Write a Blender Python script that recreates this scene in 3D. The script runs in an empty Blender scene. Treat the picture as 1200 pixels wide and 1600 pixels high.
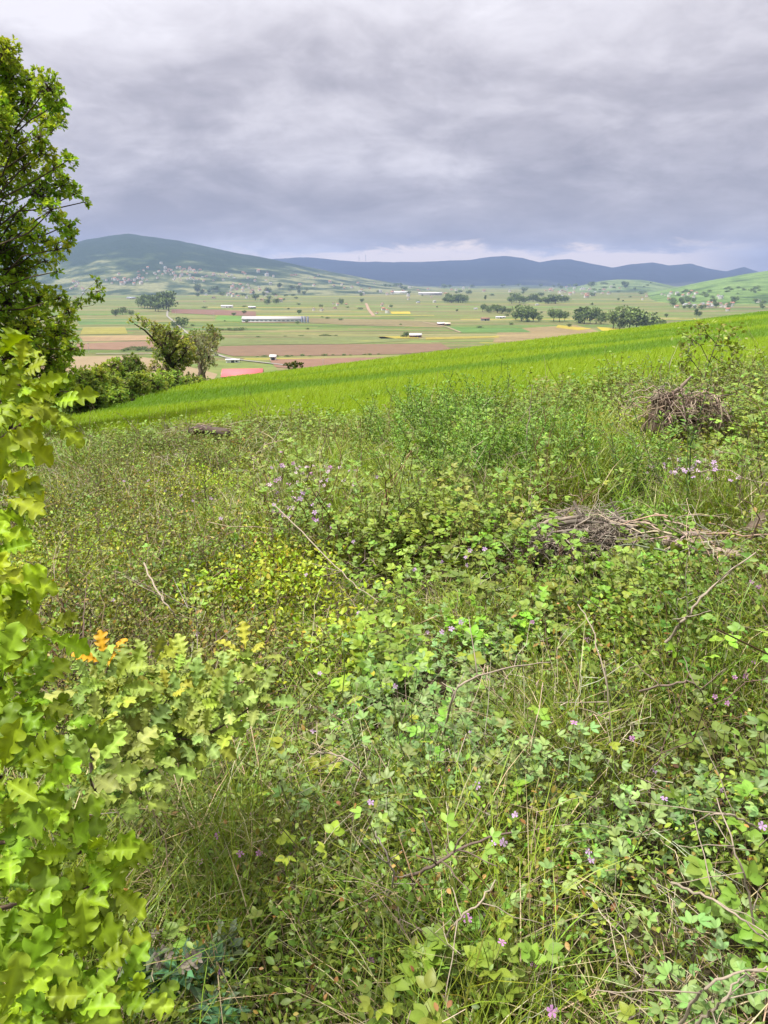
import bpy, math, random
import numpy as np
from mathutils import Vector

random.seed(7)
rng = np.random.default_rng(11)
scene = bpy.context.scene
COL = scene.collection

# ------------------------------------------------------------------ camera
PITCH = math.radians(17.5)
FPX = 1155.6                       # focal length in pixels of the 1200 x 1600 photograph
cam_d = bpy.data.cameras.new('camera')
cam_d.sensor_fit = 'VERTICAL'
cam_d.sensor_height = 36.0
cam_d.lens = 26.0
cam_d.clip_start = 0.05
cam_d.clip_end = 60000
cam = bpy.data.objects.new('camera', cam_d)
COL.objects.link(cam)
cam.location = (0, 0, 0)
cam.rotation_euler = (math.radians(90) - PITCH, 0, 0)
scene.camera = cam

# ------------------------------------------------------------------ render / exposure
scene.view_settings.view_transform = 'Standard'
scene.view_settings.look = 'None'
scene.view_settings.exposure = 0.18
scene.view_settings.gamma = 1.0
cy = scene.cycles
cy.max_bounces = 6
cy.diffuse_bounces = 3
cy.glossy_bounces = 2
cy.transmission_bounces = 4
cy.transparent_max_bounces = 4
cy.volume_bounces = 0
cy.caustics_reflective = False
cy.caustics_refractive = False
cy.use_denoising = True
cy.sample_clamp_indirect = 4.0


class NT:
    """small node tree builder"""
    def __init__(self, tree):
        self.t = tree
        tree.nodes.clear()

    def n(self, kind, **kw):
        nd = self.t.nodes.new(kind)
        for k, v in kw.items():
            setattr(nd, k, v)
        return nd

    def put(self, sock, v):
        if v is None:
            return
        if hasattr(v, 'is_output'):
            self.t.links.new(v, sock)
        else:
            sock.default_value = v

    def m(self, op, a, b=None, c=None, clamp=False):
        nd = self.n('ShaderNodeMath', operation=op)
        nd.use_clamp = clamp
        self.put(nd.inputs[0], a)
        self.put(nd.inputs[1], b)
        self.put(nd.inputs[2], c)
        return nd.outputs[0]

    def ss(self, x, lo, hi):
        nd = self.n('ShaderNodeMapRange')
        nd.interpolation_type = 'SMOOTHSTEP'
        self.put(nd.inputs[0], x)
        self.put(nd.inputs[1], lo)
        self.put(nd.inputs[2], hi)
        return nd.outputs[0]

    def mix(self, f, a, b, blend='MIX'):
        nd = self.n('ShaderNodeMix', data_type='RGBA', blend_type=blend)
        self.put(nd.inputs[0], f)
        self.put(nd.inputs[6], a if hasattr(a, 'is_output') else (*a, 1))
        self.put(nd.inputs[7], b if hasattr(b, 'is_output') else (*b, 1))
        return nd.outputs[2]

    def noise(self, vec, scale, detail=5, rough=.55, dist=0.0):
        nd = self.n('ShaderNodeTexNoise')
        self.put(nd.inputs['Vector'], vec)
        nd.inputs['Scale'].default_value = scale
        nd.inputs['Detail'].default_value = detail
        nd.inputs['Roughness'].default_value = rough
        nd.inputs['Distortion'].default_value = dist
        return nd.outputs[0]

    def ramp(self, f, stops):
        nd = self.n('ShaderNodeValToRGB')
        el = nd.color_ramp.elements
        while len(el) < len(stops):
            el.new(.5)
        for e, (p, c) in zip(el, stops):
            e.position = p
            e.color = (*c, 1)
        self.put(nd.inputs[0], f)
        return nd.outputs[0]


# ------------------------------------------------------------------ sky: overcast, with a bright gap along the far ridge
SUN_DIR = Vector((-0.40, -0.18, 0.88)).normalized()
SUN_ELEV = math.asin(SUN_DIR.z)
SUN_ROT = math.atan2(SUN_DIR.x, SUN_DIR.y)

world = bpy.data.worlds.new('World')
scene.world = world
world.use_nodes = True
g = NT(world.node_tree)
tc = g.n('ShaderNodeTexCoord')
sep = g.n('ShaderNodeSeparateXYZ')
g.put(sep.inputs[0], tc.outputs['Generated'])
dx, dy, dz = sep.outputs
sky = g.n('ShaderNodeTexSky', sky_type='NISHITA')
sky.sun_disc = False
sky.sun_elevation = SUN_ELEV
sky.sun_rotation = SUN_ROT
sky.altitude = 600
zp = g.m('ADD', g.m('MAXIMUM', dz, 0.0), 0.24)
comb = g.n('ShaderNodeCombineXYZ')
g.put(comb.inputs[0], g.m('DIVIDE', dx, zp))
g.put(comb.inputs[1], g.m('DIVIDE', dy, zp))
comb.inputs[2].default_value = 3.7
pv = comb.outputs[0]
n_big = g.noise(pv, 0.55, 3, .5, .3)
n_mid = g.noise(pv, 2.1, 7, .55, .35)
n_fine = g.noise(pv, 6.0, 6, .6, .4)
val = g.m('ADD', g.m('MULTIPLY', n_big, .36), g.m('ADD', g.m('MULTIPLY', n_mid, .56), g.m('MULTIPLY', n_fine, .20)))
# the thinner, brighter cloud is up to the left, the thick dark bank hangs low and to the right
az = g.m('DIVIDE', dx, g.m('MAXIMUM', dy, 0.05))
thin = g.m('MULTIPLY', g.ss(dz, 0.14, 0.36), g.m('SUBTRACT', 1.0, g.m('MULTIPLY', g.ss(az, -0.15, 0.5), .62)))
bank = g.m('MULTIPLY', g.ss(dz, 0.02, 0.055), g.m('SUBTRACT', 1.0, g.ss(dz, 0.07, 0.13)))
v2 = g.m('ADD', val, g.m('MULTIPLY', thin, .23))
v2 = g.m('SUBTRACT', v2, g.m('MULTIPLY', bank, .06))
cloud = g.ramp(v2, [(.41, (.31, .30, .355)), (.49, (.405, .388, .44)), (.56, (.51, .487, .54)), (.65, (.70, .67, .72)), (.77, (.92, .89, .94))])
# bluish tint in the low bank
cloud = g.mix(g.m('MULTIPLY', bank, .35), cloud, (.43, .395, .42))
# gap of pale light just above the far ridge
gap_edge = g.m('ADD', 0.0345, g.m('MULTIPLY', g.m('SUBTRACT', g.noise(pv, 2.6, 6, .62, .4), .5), .075))
gap_az = g.m('MULTIPLY', g.ss(az, -0.30, -0.02), g.m('SUBTRACT', 1.0, g.ss(az, .34, .50)))
gap = g.m('MULTIPLY', g.m('SUBTRACT', 1.0, g.ss(g.m('SUBTRACT', dz, gap_edge), -0.007, 0.006)), gap_az)
cloud = g.mix(g.m('MULTIPLY', gap, .92), cloud, (1.22, .99, .80))
# an overcast sky is brighter overhead than near the horizon
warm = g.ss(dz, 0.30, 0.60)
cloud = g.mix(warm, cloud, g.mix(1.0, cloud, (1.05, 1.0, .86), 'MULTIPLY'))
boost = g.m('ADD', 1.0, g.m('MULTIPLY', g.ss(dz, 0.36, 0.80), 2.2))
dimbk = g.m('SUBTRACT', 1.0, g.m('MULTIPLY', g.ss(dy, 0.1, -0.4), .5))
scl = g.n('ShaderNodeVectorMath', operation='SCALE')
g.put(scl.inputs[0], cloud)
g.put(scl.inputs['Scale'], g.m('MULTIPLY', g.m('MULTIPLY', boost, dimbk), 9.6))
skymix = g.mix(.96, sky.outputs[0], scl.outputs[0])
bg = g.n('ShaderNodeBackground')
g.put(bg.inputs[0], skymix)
bg.inputs[1].default_value = 0.1
out = g.n('ShaderNodeOutputWorld')
g.put(out.inputs[0], bg.outputs[0])
try:
    world.cycles.sampling_method = 'MANUAL'
    world.cycles.sample_map_resolution = 512
except Exception:
    pass

sun_d = bpy.data.lights.new('sun', 'SUN')
sun_d.energy = 5.0
sun_d.angle = math.radians(3)
sun_d.color = (1.0, .95, .86)
sun = bpy.data.objects.new('sun', sun_d)
COL.objects.link(sun)
sun.rotation_euler = (-SUN_DIR).to_track_quat('-Z', 'Y').to_euler()
sun.location = (0, 0, 60)


# ------------------------------------------------------------------ helpers
def ray(px, py):
    u = (np.asarray(px, float) - 600) / FPX
    v = (800 - np.asarray(py, float)) / FPX
    return np.stack([u, math.cos(PITCH) + v * math.sin(PITCH), -math.sin(PITCH) + v * math.cos(PITCH)], -1)


def project(P):
    P = np.asarray(P, float)
    f = P[..., 1] * math.cos(PITCH) - P[..., 2] * math.sin(PITCH)
    up = P[..., 1] * math.sin(PITCH) + P[..., 2] * math.cos(PITCH)
    f = np.maximum(f, 1e-3)
    return 600 + FPX * P[..., 0] / f, 800 - FPX * up / f


def _h(ix, iy, seed):
    n = (ix.astype(np.int64) * 374761393 + iy.astype(np.int64) * 668265263 + seed * 1442695041) & 0xffffffff
    n = ((n ^ (n >> 13)) * 1274126177) & 0xffffffff
    return ((n ^ (n >> 16)) & 0xffff) / 65535.0


def vnoise(x, y, seed=0):
    x = np.asarray(x, float)
    y = np.asarray(y, float)
    ix = np.floor(x)
    iy = np.floor(y)
    fx = x - ix
    fy = y - iy
    fx = fx * fx * (3 - 2 * fx)
    fy = fy * fy * (3 - 2 * fy)
    a = _h(ix, iy, seed)
    b = _h(ix + 1, iy, seed)
    c = _h(ix, iy + 1, seed)
    d = _h(ix + 1, iy + 1, seed)
    return (a + (b - a) * fx) * (1 - fy) + (c + (d - c) * fx) * fy


def fbm(x, y, seed=0, o=4):
    s = 0
    amp = .5
    for i in range(o):
        s = s + amp * vnoise(np.asarray(x) * 2 ** i, np.asarray(y) * 2 ** i, seed + i * 17)
        amp *= .5
    return s / (1 - .5 ** o)


def sstep(x, a, b):
    t = np.clip((np.asarray(x, float) - a) / (b - a), 0, 1)
    return t * t * (3 - 2 * t)


def field_edge(x):
    """y of the boundary between the scrub and the wheat"""
    x = np.asarray(x, float)
    return 12.0 + .62 * np.maximum(0, -x) + .14 * np.maximum(0, x) + .7 * (vnoise(x * .6, x * 0, 5) - .5)


def terr(x, y):
    x = np.asarray(x, float)
    y = np.asarray(y, float)
    z = -1.5 - .077 * y + .115 * np.clip(x, -60, 70)
    crest = 52 + .12 * np.clip(x, -30, 80)
    z = z - .0042 * np.maximum(0, y - crest) ** 2
    z = z - .0042 * np.maximum(0, -x - 16) ** 2
    inf = sstep(y, field_edge(x), field_edge(x) + 4)
    # scrubby bank: humps and hollows; wheat: long gentle folds
    z = z + (1 - inf) * sstep(y, .5, 2.5) * .22 * (fbm(x * .8, y * .8, 3, 3) - .5)
    z = z + inf * .30 * (fbm(x * .045 + y * .02, y * .16 - x * .03, 9, 2) - .5)
    return np.maximum(z, -84)


def gpt(px, py, h=0.0):
    """point where the sight line meets the hillside plus h metres"""
    d = ray(px, py)
    t = 0.4
    for _ in range(400):
        p = d * t
        if p[2] <= terr(p[0], p[1]) + h:
            break
        t *= 1.02
    lo, hi = t / 1.02, t
    for _ in range(20):
        mid = .5 * (lo + hi)
        p = d * mid
        if p[2] <= terr(p[0], p[1]) + h:
            hi = mid
        else:
            lo = mid
    return d * hi


VZ = -80.0


def vpt(px, py, h=0.0):
    d = ray(px, py)
    t = (VZ + h) / d[2]
    return d * t


class Acc:
    """collects vertices, faces and a colour per vertex into ONE mesh"""
    def __init__(self):
        self.v = []
        self.c = []
        self.f = {3: [], 4: []}
        self.mi = {3: [], 4: []}
        self.n = 0

    def add(self, V, F, C, mi=0):
        V = np.asarray(V, np.float32).reshape(-1, 3)
        C = np.asarray(C, np.float32)
        if C.ndim == 1:
            C = np.broadcast_to(C, (len(V), 3))
        self.v.append(V)
        self.c.append(C.reshape(-1, 3))
        for fa in F:
            fa = np.asarray(fa, np.int64)
            if fa.size == 0:
                continue
            s = fa.shape[-1]
            fa = fa.reshape(-1, s)
            self.f[s].append(fa + self.n)
            self.mi[s].append(np.full(len(fa), mi, np.int32))
        self.n += len(V)

    def build(self, name, mats, parent=None, smooth=False, origin=None):
        me = bpy.data.meshes.new(name)
        V = np.concatenate(self.v) if self.v else np.zeros((0, 3), np.float32)
        C = np.concatenate(self.c) if self.c else np.zeros((0, 3), np.float32)
        if origin is not None:
            V = V - np.asarray(origin, np.float32)
        me.vertices.add(len(V))
        me.vertices.foreach_set('co', V.ravel())
        idx, tot, mi = [], [], []
        for s in (3, 4):
            if self.f[s]:
                fa = np.concatenate(self.f[s])
                idx.append(fa.ravel())
                tot.append(np.full(len(fa), s, np.int32))
                mi.append(np.concatenate(self.mi[s]))
        idx = np.concatenate(idx).astype(np.int32)
        tot = np.concatenate(tot)
        mi = np.concatenate(mi)
        me.loops.add(len(idx))
        me.loops.foreach_set('vertex_index', idx)
        me.polygons.add(len(tot))
        st = np.zeros(len(tot), np.int32)
        st[1:] = np.cumsum(tot)[:-1]
        me.polygons.foreach_set('loop_start', st)
        me.polygons.foreach_set('loop_total', tot)
        me.polygons.foreach_set('material_index', mi)
        if smooth:
            me.polygons.foreach_set('use_smooth', np.ones(len(tot), bool))
        at = me.attributes.new('Col', 'FLOAT_COLOR', 'POINT')
        at.data.foreach_set('color', np.concatenate([C, np.ones((len(C), 1), np.float32)], 1).astype(np.float32).ravel())
        for m in (mats if isinstance(mats, (list, tuple)) else [mats]):
            me.materials.append(m)
        me.update()
        me.validate()
        o = bpy.data.objects.new(name, me)
        COL.objects.link(o)
        if parent is not None:
            o.parent = parent
        if origin is not None and parent is None:
            o.location = tuple(float(q) for q in origin)
        return o


def tag(o, label=None, cat=None, group=None, kind=None):
    if label:
        o['label'] = label
    if cat:
        o['category'] = cat
    if group:
        o['group'] = group
    if kind:
        o['kind'] = kind
    return o


def thing(name, label, cat, loc, group=None):
    o = bpy.data.objects.new(name, None)
    o.empty_display_size = .1
    COL.objects.link(o)
    o.location = tuple(float(q) for q in loc)
    return tag(o, label, cat, group)


def norm(a):
    return a / np.maximum(np.linalg.norm(a, axis=-1, keepdims=True), 1e-9)


def leaf_mat(name, trans=.35, rough=.5, spec=.35, tint=(1.25, 1.15, .55), var=.0):
    m = bpy.data.materials.new(name)
    m.use_nodes = True
    k = NT(m.node_tree)
    at = k.n('ShaderNodeAttribute', attribute_name='Col')
    col = at.outputs['Color']
    if var:
        geo = k.n('ShaderNodeNewGeometry')
        nz = k.noise(geo.outputs['Position'], var, 3, .6)
        br = k.n('ShaderNodeHueSaturation')
        k.put(br.inputs['Color'], col)
        k.put(br.inputs['Value'], k.m('ADD', .72, k.m('MULTIPLY', nz, .56)))
        col = br.outputs[0]
    p = k.n('ShaderNodeBsdfPrincipled')
    k.put(p.inputs['Base Color'], col)
    p.inputs['Roughness'].default_value = rough
    p.inputs['Specular IOR Level'].default_value = spec
    tr = k.n('ShaderNodeBsdfTranslucent')
    k.put(tr.inputs[0], k.mix(1.0, col, tint, 'MULTIPLY'))
    mx = k.n('ShaderNodeMixShader')
    mx.inputs[0].default_value = trans
    k.put(mx.inputs[1], p.outputs[0])
    k.put(mx.inputs[2], tr.outputs[0])
    o = k.n('ShaderNodeOutputMaterial')
    k.put(o.inputs[0], mx.outputs[0])
    return m


def rough_mat(name, scale=30, amt=.5, rough=.85, bump=.0, attr=True, color=(.3, .3, .3), spec=.2, metal=0.0):
    m = bpy.data.materials.new(name)
    m.use_nodes = True
    k = NT(m.node_tree)
    geo = k.n('ShaderNodeNewGeometry')
    nz = k.noise(geo.outputs['Position'], scale, 5, .6)
    if attr:
        col = k.n('ShaderNodeAttribute', attribute_name='Col').outputs['Color']
    else:
        rgb = k.n('ShaderNodeRGB')
        rgb.outputs[0].default_value = (*color, 1)
        col = rgb.outputs[0]
    hs = k.n('ShaderNodeHueSaturation')
    k.put(hs.inputs['Color'], col)
    k.put(hs.inputs['Value'], k.m('ADD', 1 - amt * .5, k.m('MULTIPLY', nz, amt)))
    p = k.n('ShaderNodeBsdfPrincipled')
    k.put(p.inputs['Base Color'], hs.outputs[0])
    p.inputs['Roughness'].default_value = rough
    p.inputs['Specular IOR Level'].default_value = spec
    p.inputs['Metallic'].default_value = metal
    if bump:
        b = k.n('ShaderNodeBump')
        b.inputs['Strength'].default_value = bump
        k.put(b.inputs['Height'], nz)
        k.put(p.inputs['Normal'], b.outputs[0])
    o = k.n('ShaderNodeOutputMaterial')
    k.put(o.inputs[0], p.outputs[0])
    return m


M_OAK = leaf_mat('oak_leaf', .24, .48, .25, (1.2, 1.1, .3))
M_CROWN = leaf_mat('tree_leaf', .48, .55, .2)
M_SCRUB = leaf_mat('scrub_leaf', .22, .45, .35)
M_GRASS = leaf_mat('grass_blade', .24, .42, .35)
M_WHEAT = leaf_mat('wheat_blade', .38, .5, .25, (1.2, 1.15, .5))
M_PETAL = leaf_mat('petal', .4, .5, .2, (1.05, .95, 1.1))
M_TWIG = rough_mat('dry_twig', 60, .7, .85)
M_BARK = rough_mat('bark', 25, .9, .9, .6)
M_WOOD = rough_mat('weathered_wood', 40, .8, .9, .5)
M_FAR = rough_mat('distant_foliage', .35, .9, .9)


def tube(acc, P, R, col, sides=4, mi=0):
    """P (N,K,3) polylines, R (N,K) radii, col (3) or (N,3)"""
    P = np.asarray(P, float)
    R = np.asarray(R, float)
    N, K, _ = P.shape
    T = norm(np.gradient(P, axis=1))
    ref = np.where(np.abs(T[..., 2:3]) > .9, np.array([1., 0, 0]), np.array([0, 0, 1.]))
    U = norm(np.cross(T, ref))
    W = np.cross(U, T)
    a = np.arange(sides) * 2 * math.pi / sides
    ring = P[:, :, None, :] + R[:, :, None, None] * (np.cos(a)[None, None, :, None] * U[:, :, None, :] + np.sin(a)[None, None, :, None] * W[:, :, None, :])
    k = np.arange(K - 1)[:, None]
    s = np.arange(sides)[None, :]
    q = np.stack([k * sides + s, k * sides + (s + 1) % sides, (k + 1) * sides + (s + 1) % sides, (k + 1) * sides + s], -1).reshape(-1, 4)
    F = [(q[None] + (np.arange(N) * K * sides)[:, None, None]).reshape(-1, 4)]
    if sides == 4:                      # closed ends
        b = np.array([[3, 2, 1, 0]])
        e = np.array([[0, 1, 2, 3]]) + (K - 1) * sides
        be = np.concatenate([b, e])
        F.append((be[None] + (np.arange(N) * K * sides)[:, None, None]).reshape(-1, 4))
    col = np.asarray(col, float)
    if col.ndim == 2:
        col = np.repeat(col, K * sides, 0)
    acc.add(ring, F, col, mi)


def place(acc, T, pos, d, n, size, col, mi=0):
    """copies of the leaf template T at pos, along d, facing n"""
    V, F, cf = T
    pos = np.asarray(pos, float).reshape(-1, 3)
    N = len(pos)
    if N == 0:
        return
    d = norm(np.broadcast_to(np.asarray(d, float), (N, 3)))
    n = np.broadcast_to(np.asarray(n, float), (N, 3))
    s = norm(np.cross(d, n))
    n2 = np.cross(s, d)
    size = np.broadcast_to(np.asarray(size, float), (N,))[:, None, None]
    W = pos[:, None, :] + size * (V[None, :, 0:1] * s[:, None] + V[None, :, 1:2] * d[:, None] + V[None, :, 2:3] * n2[:, None])
    k = len(V)
    off = (np.arange(N) * k)[:, None, None]
    FF = [(np.asarray(f)[None] + off).reshape(-1, np.asarray(f).shape[-1]) for f in F if len(f)]
    col = np.broadcast_to(np.asarray(col, float), (N, 3))
    C = (col[:, None, :] * cf[None, :, None]).reshape(-1, 3)
    acc.add(W.reshape(-1, 3), FF, C, mi)


def oval(w=.55, st=(.0, .22, .5, .78, 1.), fold=.22, curl=.18, power=1.0):
    """leaf outline folded on its midrib"""
    V, cf = [], []
    for t in st:
        hw = w * .5 * math.sin(math.pi * min(1, max(0, t)) ** power) ** .8
        z = -curl * t * t
        if t in (st[0], st[-1]):
            V.append((0, t, z))
            cf.append(1.0)
        else:
            V += [(-hw, t, z + fold * hw), (0, t, z), (hw, t, z + fold * hw)]
            cf += [.95, 1.12, .95]
    F4, F3 = [], []
    n = len(st) - 2
    b = 1
    F3 += [(0, 2, 1), (0, 3, 2)]
    for i in range(n - 1):
        a = b + 3 * i
        c = a + 3
        F4 += [(a, a + 1, c + 1, c), (a + 1, a + 2, c + 2, c + 1)]
    a = b + 3 * (n - 1)
    e = b + 3 * n
    F3 += [(a, a + 1, e), (a + 1, a + 2, e)]
    return np.array(V, float), [F4, F3], np.array(cf)


def diamond(w=.6, fold=.2):
    V = np.array([(0, 0, 0), (-w / 2, .48, fold * w), (0, 1, -.08), (w / 2, .48, fold * w)], float)
    return V, [[(0, 3, 2), (0, 2, 1)]], np.array([1., .97, 1.05, .97])


def oak_leaf(seed, lobes=4):
    """lobed leaf: wavy edge, widest past the middle, cupped"""
    r = random.Random(seed)
    st = 36
    V, cf = [], []
    cup = r.uniform(-.15, .42)
    curl = r.uniform(-.15, .60)
    phase = r.uniform(-.3, .3)
    wid = r.uniform(.25, .31)
    asym = r.uniform(-.1, .1)
    for i in range(st):
        t = i / (st - 1)
        env = wid * (math.sin(math.pi * min(1, t ** 1.55 * .985)) ** .70) * (.62 + .5 * t)
        if t < .12:
            env = max(env * .4, .012)
        for j, s in enumerate((-1, -.66, -.30, -.035, .035, .30, .66, 1)):
            ph = (t * (lobes + .35) + (phase + asym * s if s else 0)) * 2 * math.pi
            lob = .5 + .5 * math.cos(ph)
            deep = (.30 + .42 * math.sin(math.pi * min(1, t * 1.05)) + .12 * math.sin(7 * t + seed + s)) * lob ** 1.7
            k = abs(s)
            hw = env * s * (1 - deep * k ** 2)
            fwd = .03 * (1 - lob) * abs(s) * (1 if t < .9 else 0)
            vn = ((t - .16 * abs(s)) * (lobes + .35) * 1.5) % 1.0
            z = cup * abs(hw) * 1.4 - curl * t * t * .6 + .055 * math.sin(ph + 1.2) * abs(s) ** 1.5 - .010 * math.cos(vn * 2 * math.pi) * min(1, abs(s) * 3)
            V.append((hw, t + fwd, z))
            cf.append(1.22 if abs(s) < .1 else ((1.16 if vn < .14 else .94) + .08 * (1 - lob) * (abs(s) == 1)))
    F4 = []
    for i in range(st - 1):
        for j in range(7):
            a = i * 8 + j
            F4.append((a, a + 1, a + 9, a + 8))
    return np.array(V, float), [F4, []], np.array(cf)


def small_oak(seed):
    """low lobed leaf for tree crowns"""
    pr = [(0, .03), (.25, .12), (.36, .24), (.48, .15), (.62, .33), (.74, .18), (.86, .22)]
    V = [(0, 0, 0)]
    cf = [1.0]
    for t, w in pr[1:]:
        V += [(-w, t, .25 * w), (0, t, -.1 * t), (w, t, .25 * w)]
        cf += [.95, 1.1, .95]
    V.append((0, 1, -.12))
    cf.append(1.)
    F3 = [(0, 2, 1), (0, 3, 2)]
    F4 = []
    for i in range(len(pr) - 2):
        a = 1 + 3 * i
        F4 += [(a, a + 1, a + 4, a + 3), (a + 1, a + 2, a + 5, a + 4)]
    a = 1 + 3 * (len(pr) - 2)
    e = len(V) - 1
    F3 += [(a, a + 1, e), (a + 1, a + 2, e)]
    return np.array(V, float), [F4, F3], np.array(cf)


T_OVAL = oval()
T_OVAL_N = oval(.46, fold=.25, curl=.2)
T_ROUND = oval(.8, fold=.15, curl=.12)
T_BRAMBLE = oval(.72, (.0, .2, .45, .75, 1.), .25, .25, .8)
T_DIA = diamond()
T_DIAN = diamond(.4)
T_NARROW = diamond(.22, .1)
OAKS = [oak_leaf(i, 4.2 if i % 3 else 5.2) for i in range(10)]
T_SOAK = small_oak(0)


def rnd(n, a, b):
    return rng.uniform(a, b, n)


def rdir(n, up=0.0):
    v = rng.normal(size=(n, 3))
    v[:, 2] += up
    return norm(v)


def vary(col, n, v=.2, hue=.1):
    c = np.asarray(col, float)[None] * (1 + rng.normal(0, v, (n, 1))) * (1 + rng.normal(0, hue, (n, 3)))
    return np.clip(c, .004, .9)


def vary_like(c, v=.15, hue=.08):
    n = len(c)
    return np.clip(c * (1 + rng.normal(0, v, (n, 1))) * (1 + rng.normal(0, hue, (n, 3))), .004, .9)


# ================================================================== the hillside
def polar_sheet(acc, rs, azs, zf, colf):
    R, A = np.meshgrid(rs, azs, indexing='ij')
    X = R * np.sin(A)
    Y = R * np.cos(A)
    Z = zf(X, Y)
    nr, na = R.shape
    i = np.arange(nr - 1)[:, None] * na
    j = np.arange(na - 1)[None]
    q = np.stack([i + j, i + j + 1, i + j + 1 + na, i + j + na], -1).reshape(-1, 4)[:, ::-1]
    acc.add(np.stack([X, Y, Z], -1), [q], colf(X, Y, Z).reshape(-1, 3))


def hillside_col(X, Y, Z):
    inf = sstep(Y, field_edge(X) - .5, field_edge(X) + .5)[..., None]
    n = fbm(X * 1.3, Y * 1.3, 21, 3)[..., None]
    soil = np.array([.038, .030, .019]) * (1 - n) + np.array([.065, .058, .028]) * n
    crop = np.array([.085, .15, .018])
    return soil * (1 - inf) + crop * inf


a_ = Acc()
rs = np.concatenate([np.geomspace(.15, 70, 230), np.geomspace(72, 420, 60)])
polar_sheet(a_, rs, np.radians(np.linspace(-100, 100, 201)), terr, hillside_col)
hs = a_.build('hillside', rough_mat('soil_and_litter', 18, 1.0, .95, .8), smooth=True)
tag(hs, kind='structure')

# ================================================================== the valley floor: strip fields
PAL = [((.090, .125, .030), 4), ((.115, .150, .036), 4), ((.150, .155, .052), 6), ((.175, .150, .066), 5), ((.165, .115, .068), 4),
       ((.230, .175, .100), 2), ((.300, .250, .040), 1.3), ((.100, .175, .040), 2.5), ((.070, .105, .036), 3)]
pal = np.array([p[0] for p in PAL])
pw = np.array([p[1] for p in PAL], float)
pw /= pw.sum()


def warp(x, y):
    return x, y + .035 * x + y * .012 * np.sin(x / 170.0 + y / 300.0) + y * .02 * np.sin(x / 520.0 + 1 + y / 900.0)


a_ = Acc()
y = 150.0
VV, FF, CC = [], [], []
nv = 0
while y < 10500:
    dep = max(7, y * random.uniform(.008, .032))
    x = -y * 1.1 - 200
    xe = y * 1.1 + 200
    while x < xe:
        w = max(60, y * random.uniform(.06, .42))
        x1 = min(x + w, xe)
        k = max(3, int(w / 40) + 2)
        xs = np.linspace(x, x1, k)
        c = (pal[rng.choice(len(pal), p=pw)] * .62 + np.array([.105, .160, .042]) * .38) * rng.uniform(.85, 1.15)
        if y > 2600:
            c = c * .8 + np.array([.12, .14, .05]) * .2
        for t in (0, 1):
            for xx in xs:
                wx, wy = warp(xx, y + dep * t)
                VV.append((wx, wy, VZ))
                CC.append(c)
        i = np.arange(k - 1)
        FF.append(np.stack([i, i + 1, i + 1 + k, i + k], -1) + nv)
        nv += 2 * k
        x = x1
    y += dep
a_.add(np.array(VV), [np.concatenate(FF)], np.array(CC))


def field_mat(name):
    m = bpy.data.materials.new(name)
    m.use_nodes = True
    k = NT(m.node_tree)
    geo = k.n('ShaderNodeNewGeometry')
    mp = k.n('ShaderNodeMapping')
    k.put(mp.inputs[0], geo.outputs['Position'])
    mp.inputs['Rotation'].default_value = (0, 0, math.radians(-3))
    mp.inputs['Scale'].default_value = (.25, 1, 1)
    n1 = k.noise(mp.outputs[0], .035, 6, .62)
    n2 = k.noise(geo.outputs['Position'], .11, 4, .6)
    n3 = k.noise(mp.outputs[0], .012, 3, .5)
    col = k.n('ShaderNodeAttribute', attribute_name='Col').outputs['Color']
    hs_ = k.n('ShaderNodeHueSaturation')
    k.put(hs_.inputs['Color'], col)
    k.put(hs_.inputs['Value'], k.m('ADD', .05, k.m('ADD', k.m('MULTIPLY', n1, 1.1), k.m('MULTIPLY', n2, .8))))
    c2 = k.mix(k.m('MULTIPLY', k.ss(n3, .52, .72), .55), hs_.outputs[0], (.24, .20, .10))
    c2 = k.mix(k.m('MULTIPLY', k.ss(n1, .62, .72), .5), c2, (.36, .31, .05))
    p = k.n('ShaderNodeBsdfPrincipled')
    k.put(p.inputs['Base Color'], c2)
    p.inputs['Roughness'].default_value = .95
    p.inputs['Specular IOR Level'].default_value = .1
    o = k.n('ShaderNodeOutputMaterial')
    k.put(o.inputs[0], p.outputs[0])
    return m


M_FIELD = field_mat('strip_fields')
M_SOILF = rough_mat('ploughed_soil', .06, .5, .95)
tag(a_.build('valley_fields', M_FIELD), kind='structure')
a_ = Acc()
a_.add(np.array([(-12800, 100, VZ - 1), (12800, 100, VZ - 1), (12800, 13800, VZ - 1), (-12800, 13800, VZ - 1)]), [[(0, 1, 2, 3)]], (.13, .17, .06))
tag(a_.build('valley_ground', M_FIELD), kind='structure')


def fan(P):
    return [[(0, i, i + 1) for i in range(1, len(P) - 1)]]


def field_patch(name, pts, col, lift, mat):
    P = np.array([vpt(*p) for p in pts])
    P[:, 2] = VZ + lift
    a = Acc()
    c = P.mean(0)
    ring = np.concatenate([P, P[:1]])
    V = np.concatenate([[c], P])
    F = [(0, i + 1, (i + 1) % len(P) + 1) for i in range(len(P))]
    a.add(V, [F], col)
    o = a.build(name, mat)
    for p in o.data.polygons:
        if p.normal.z < 0:
            p.flip()
    return tag(o, kind='structure')


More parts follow.
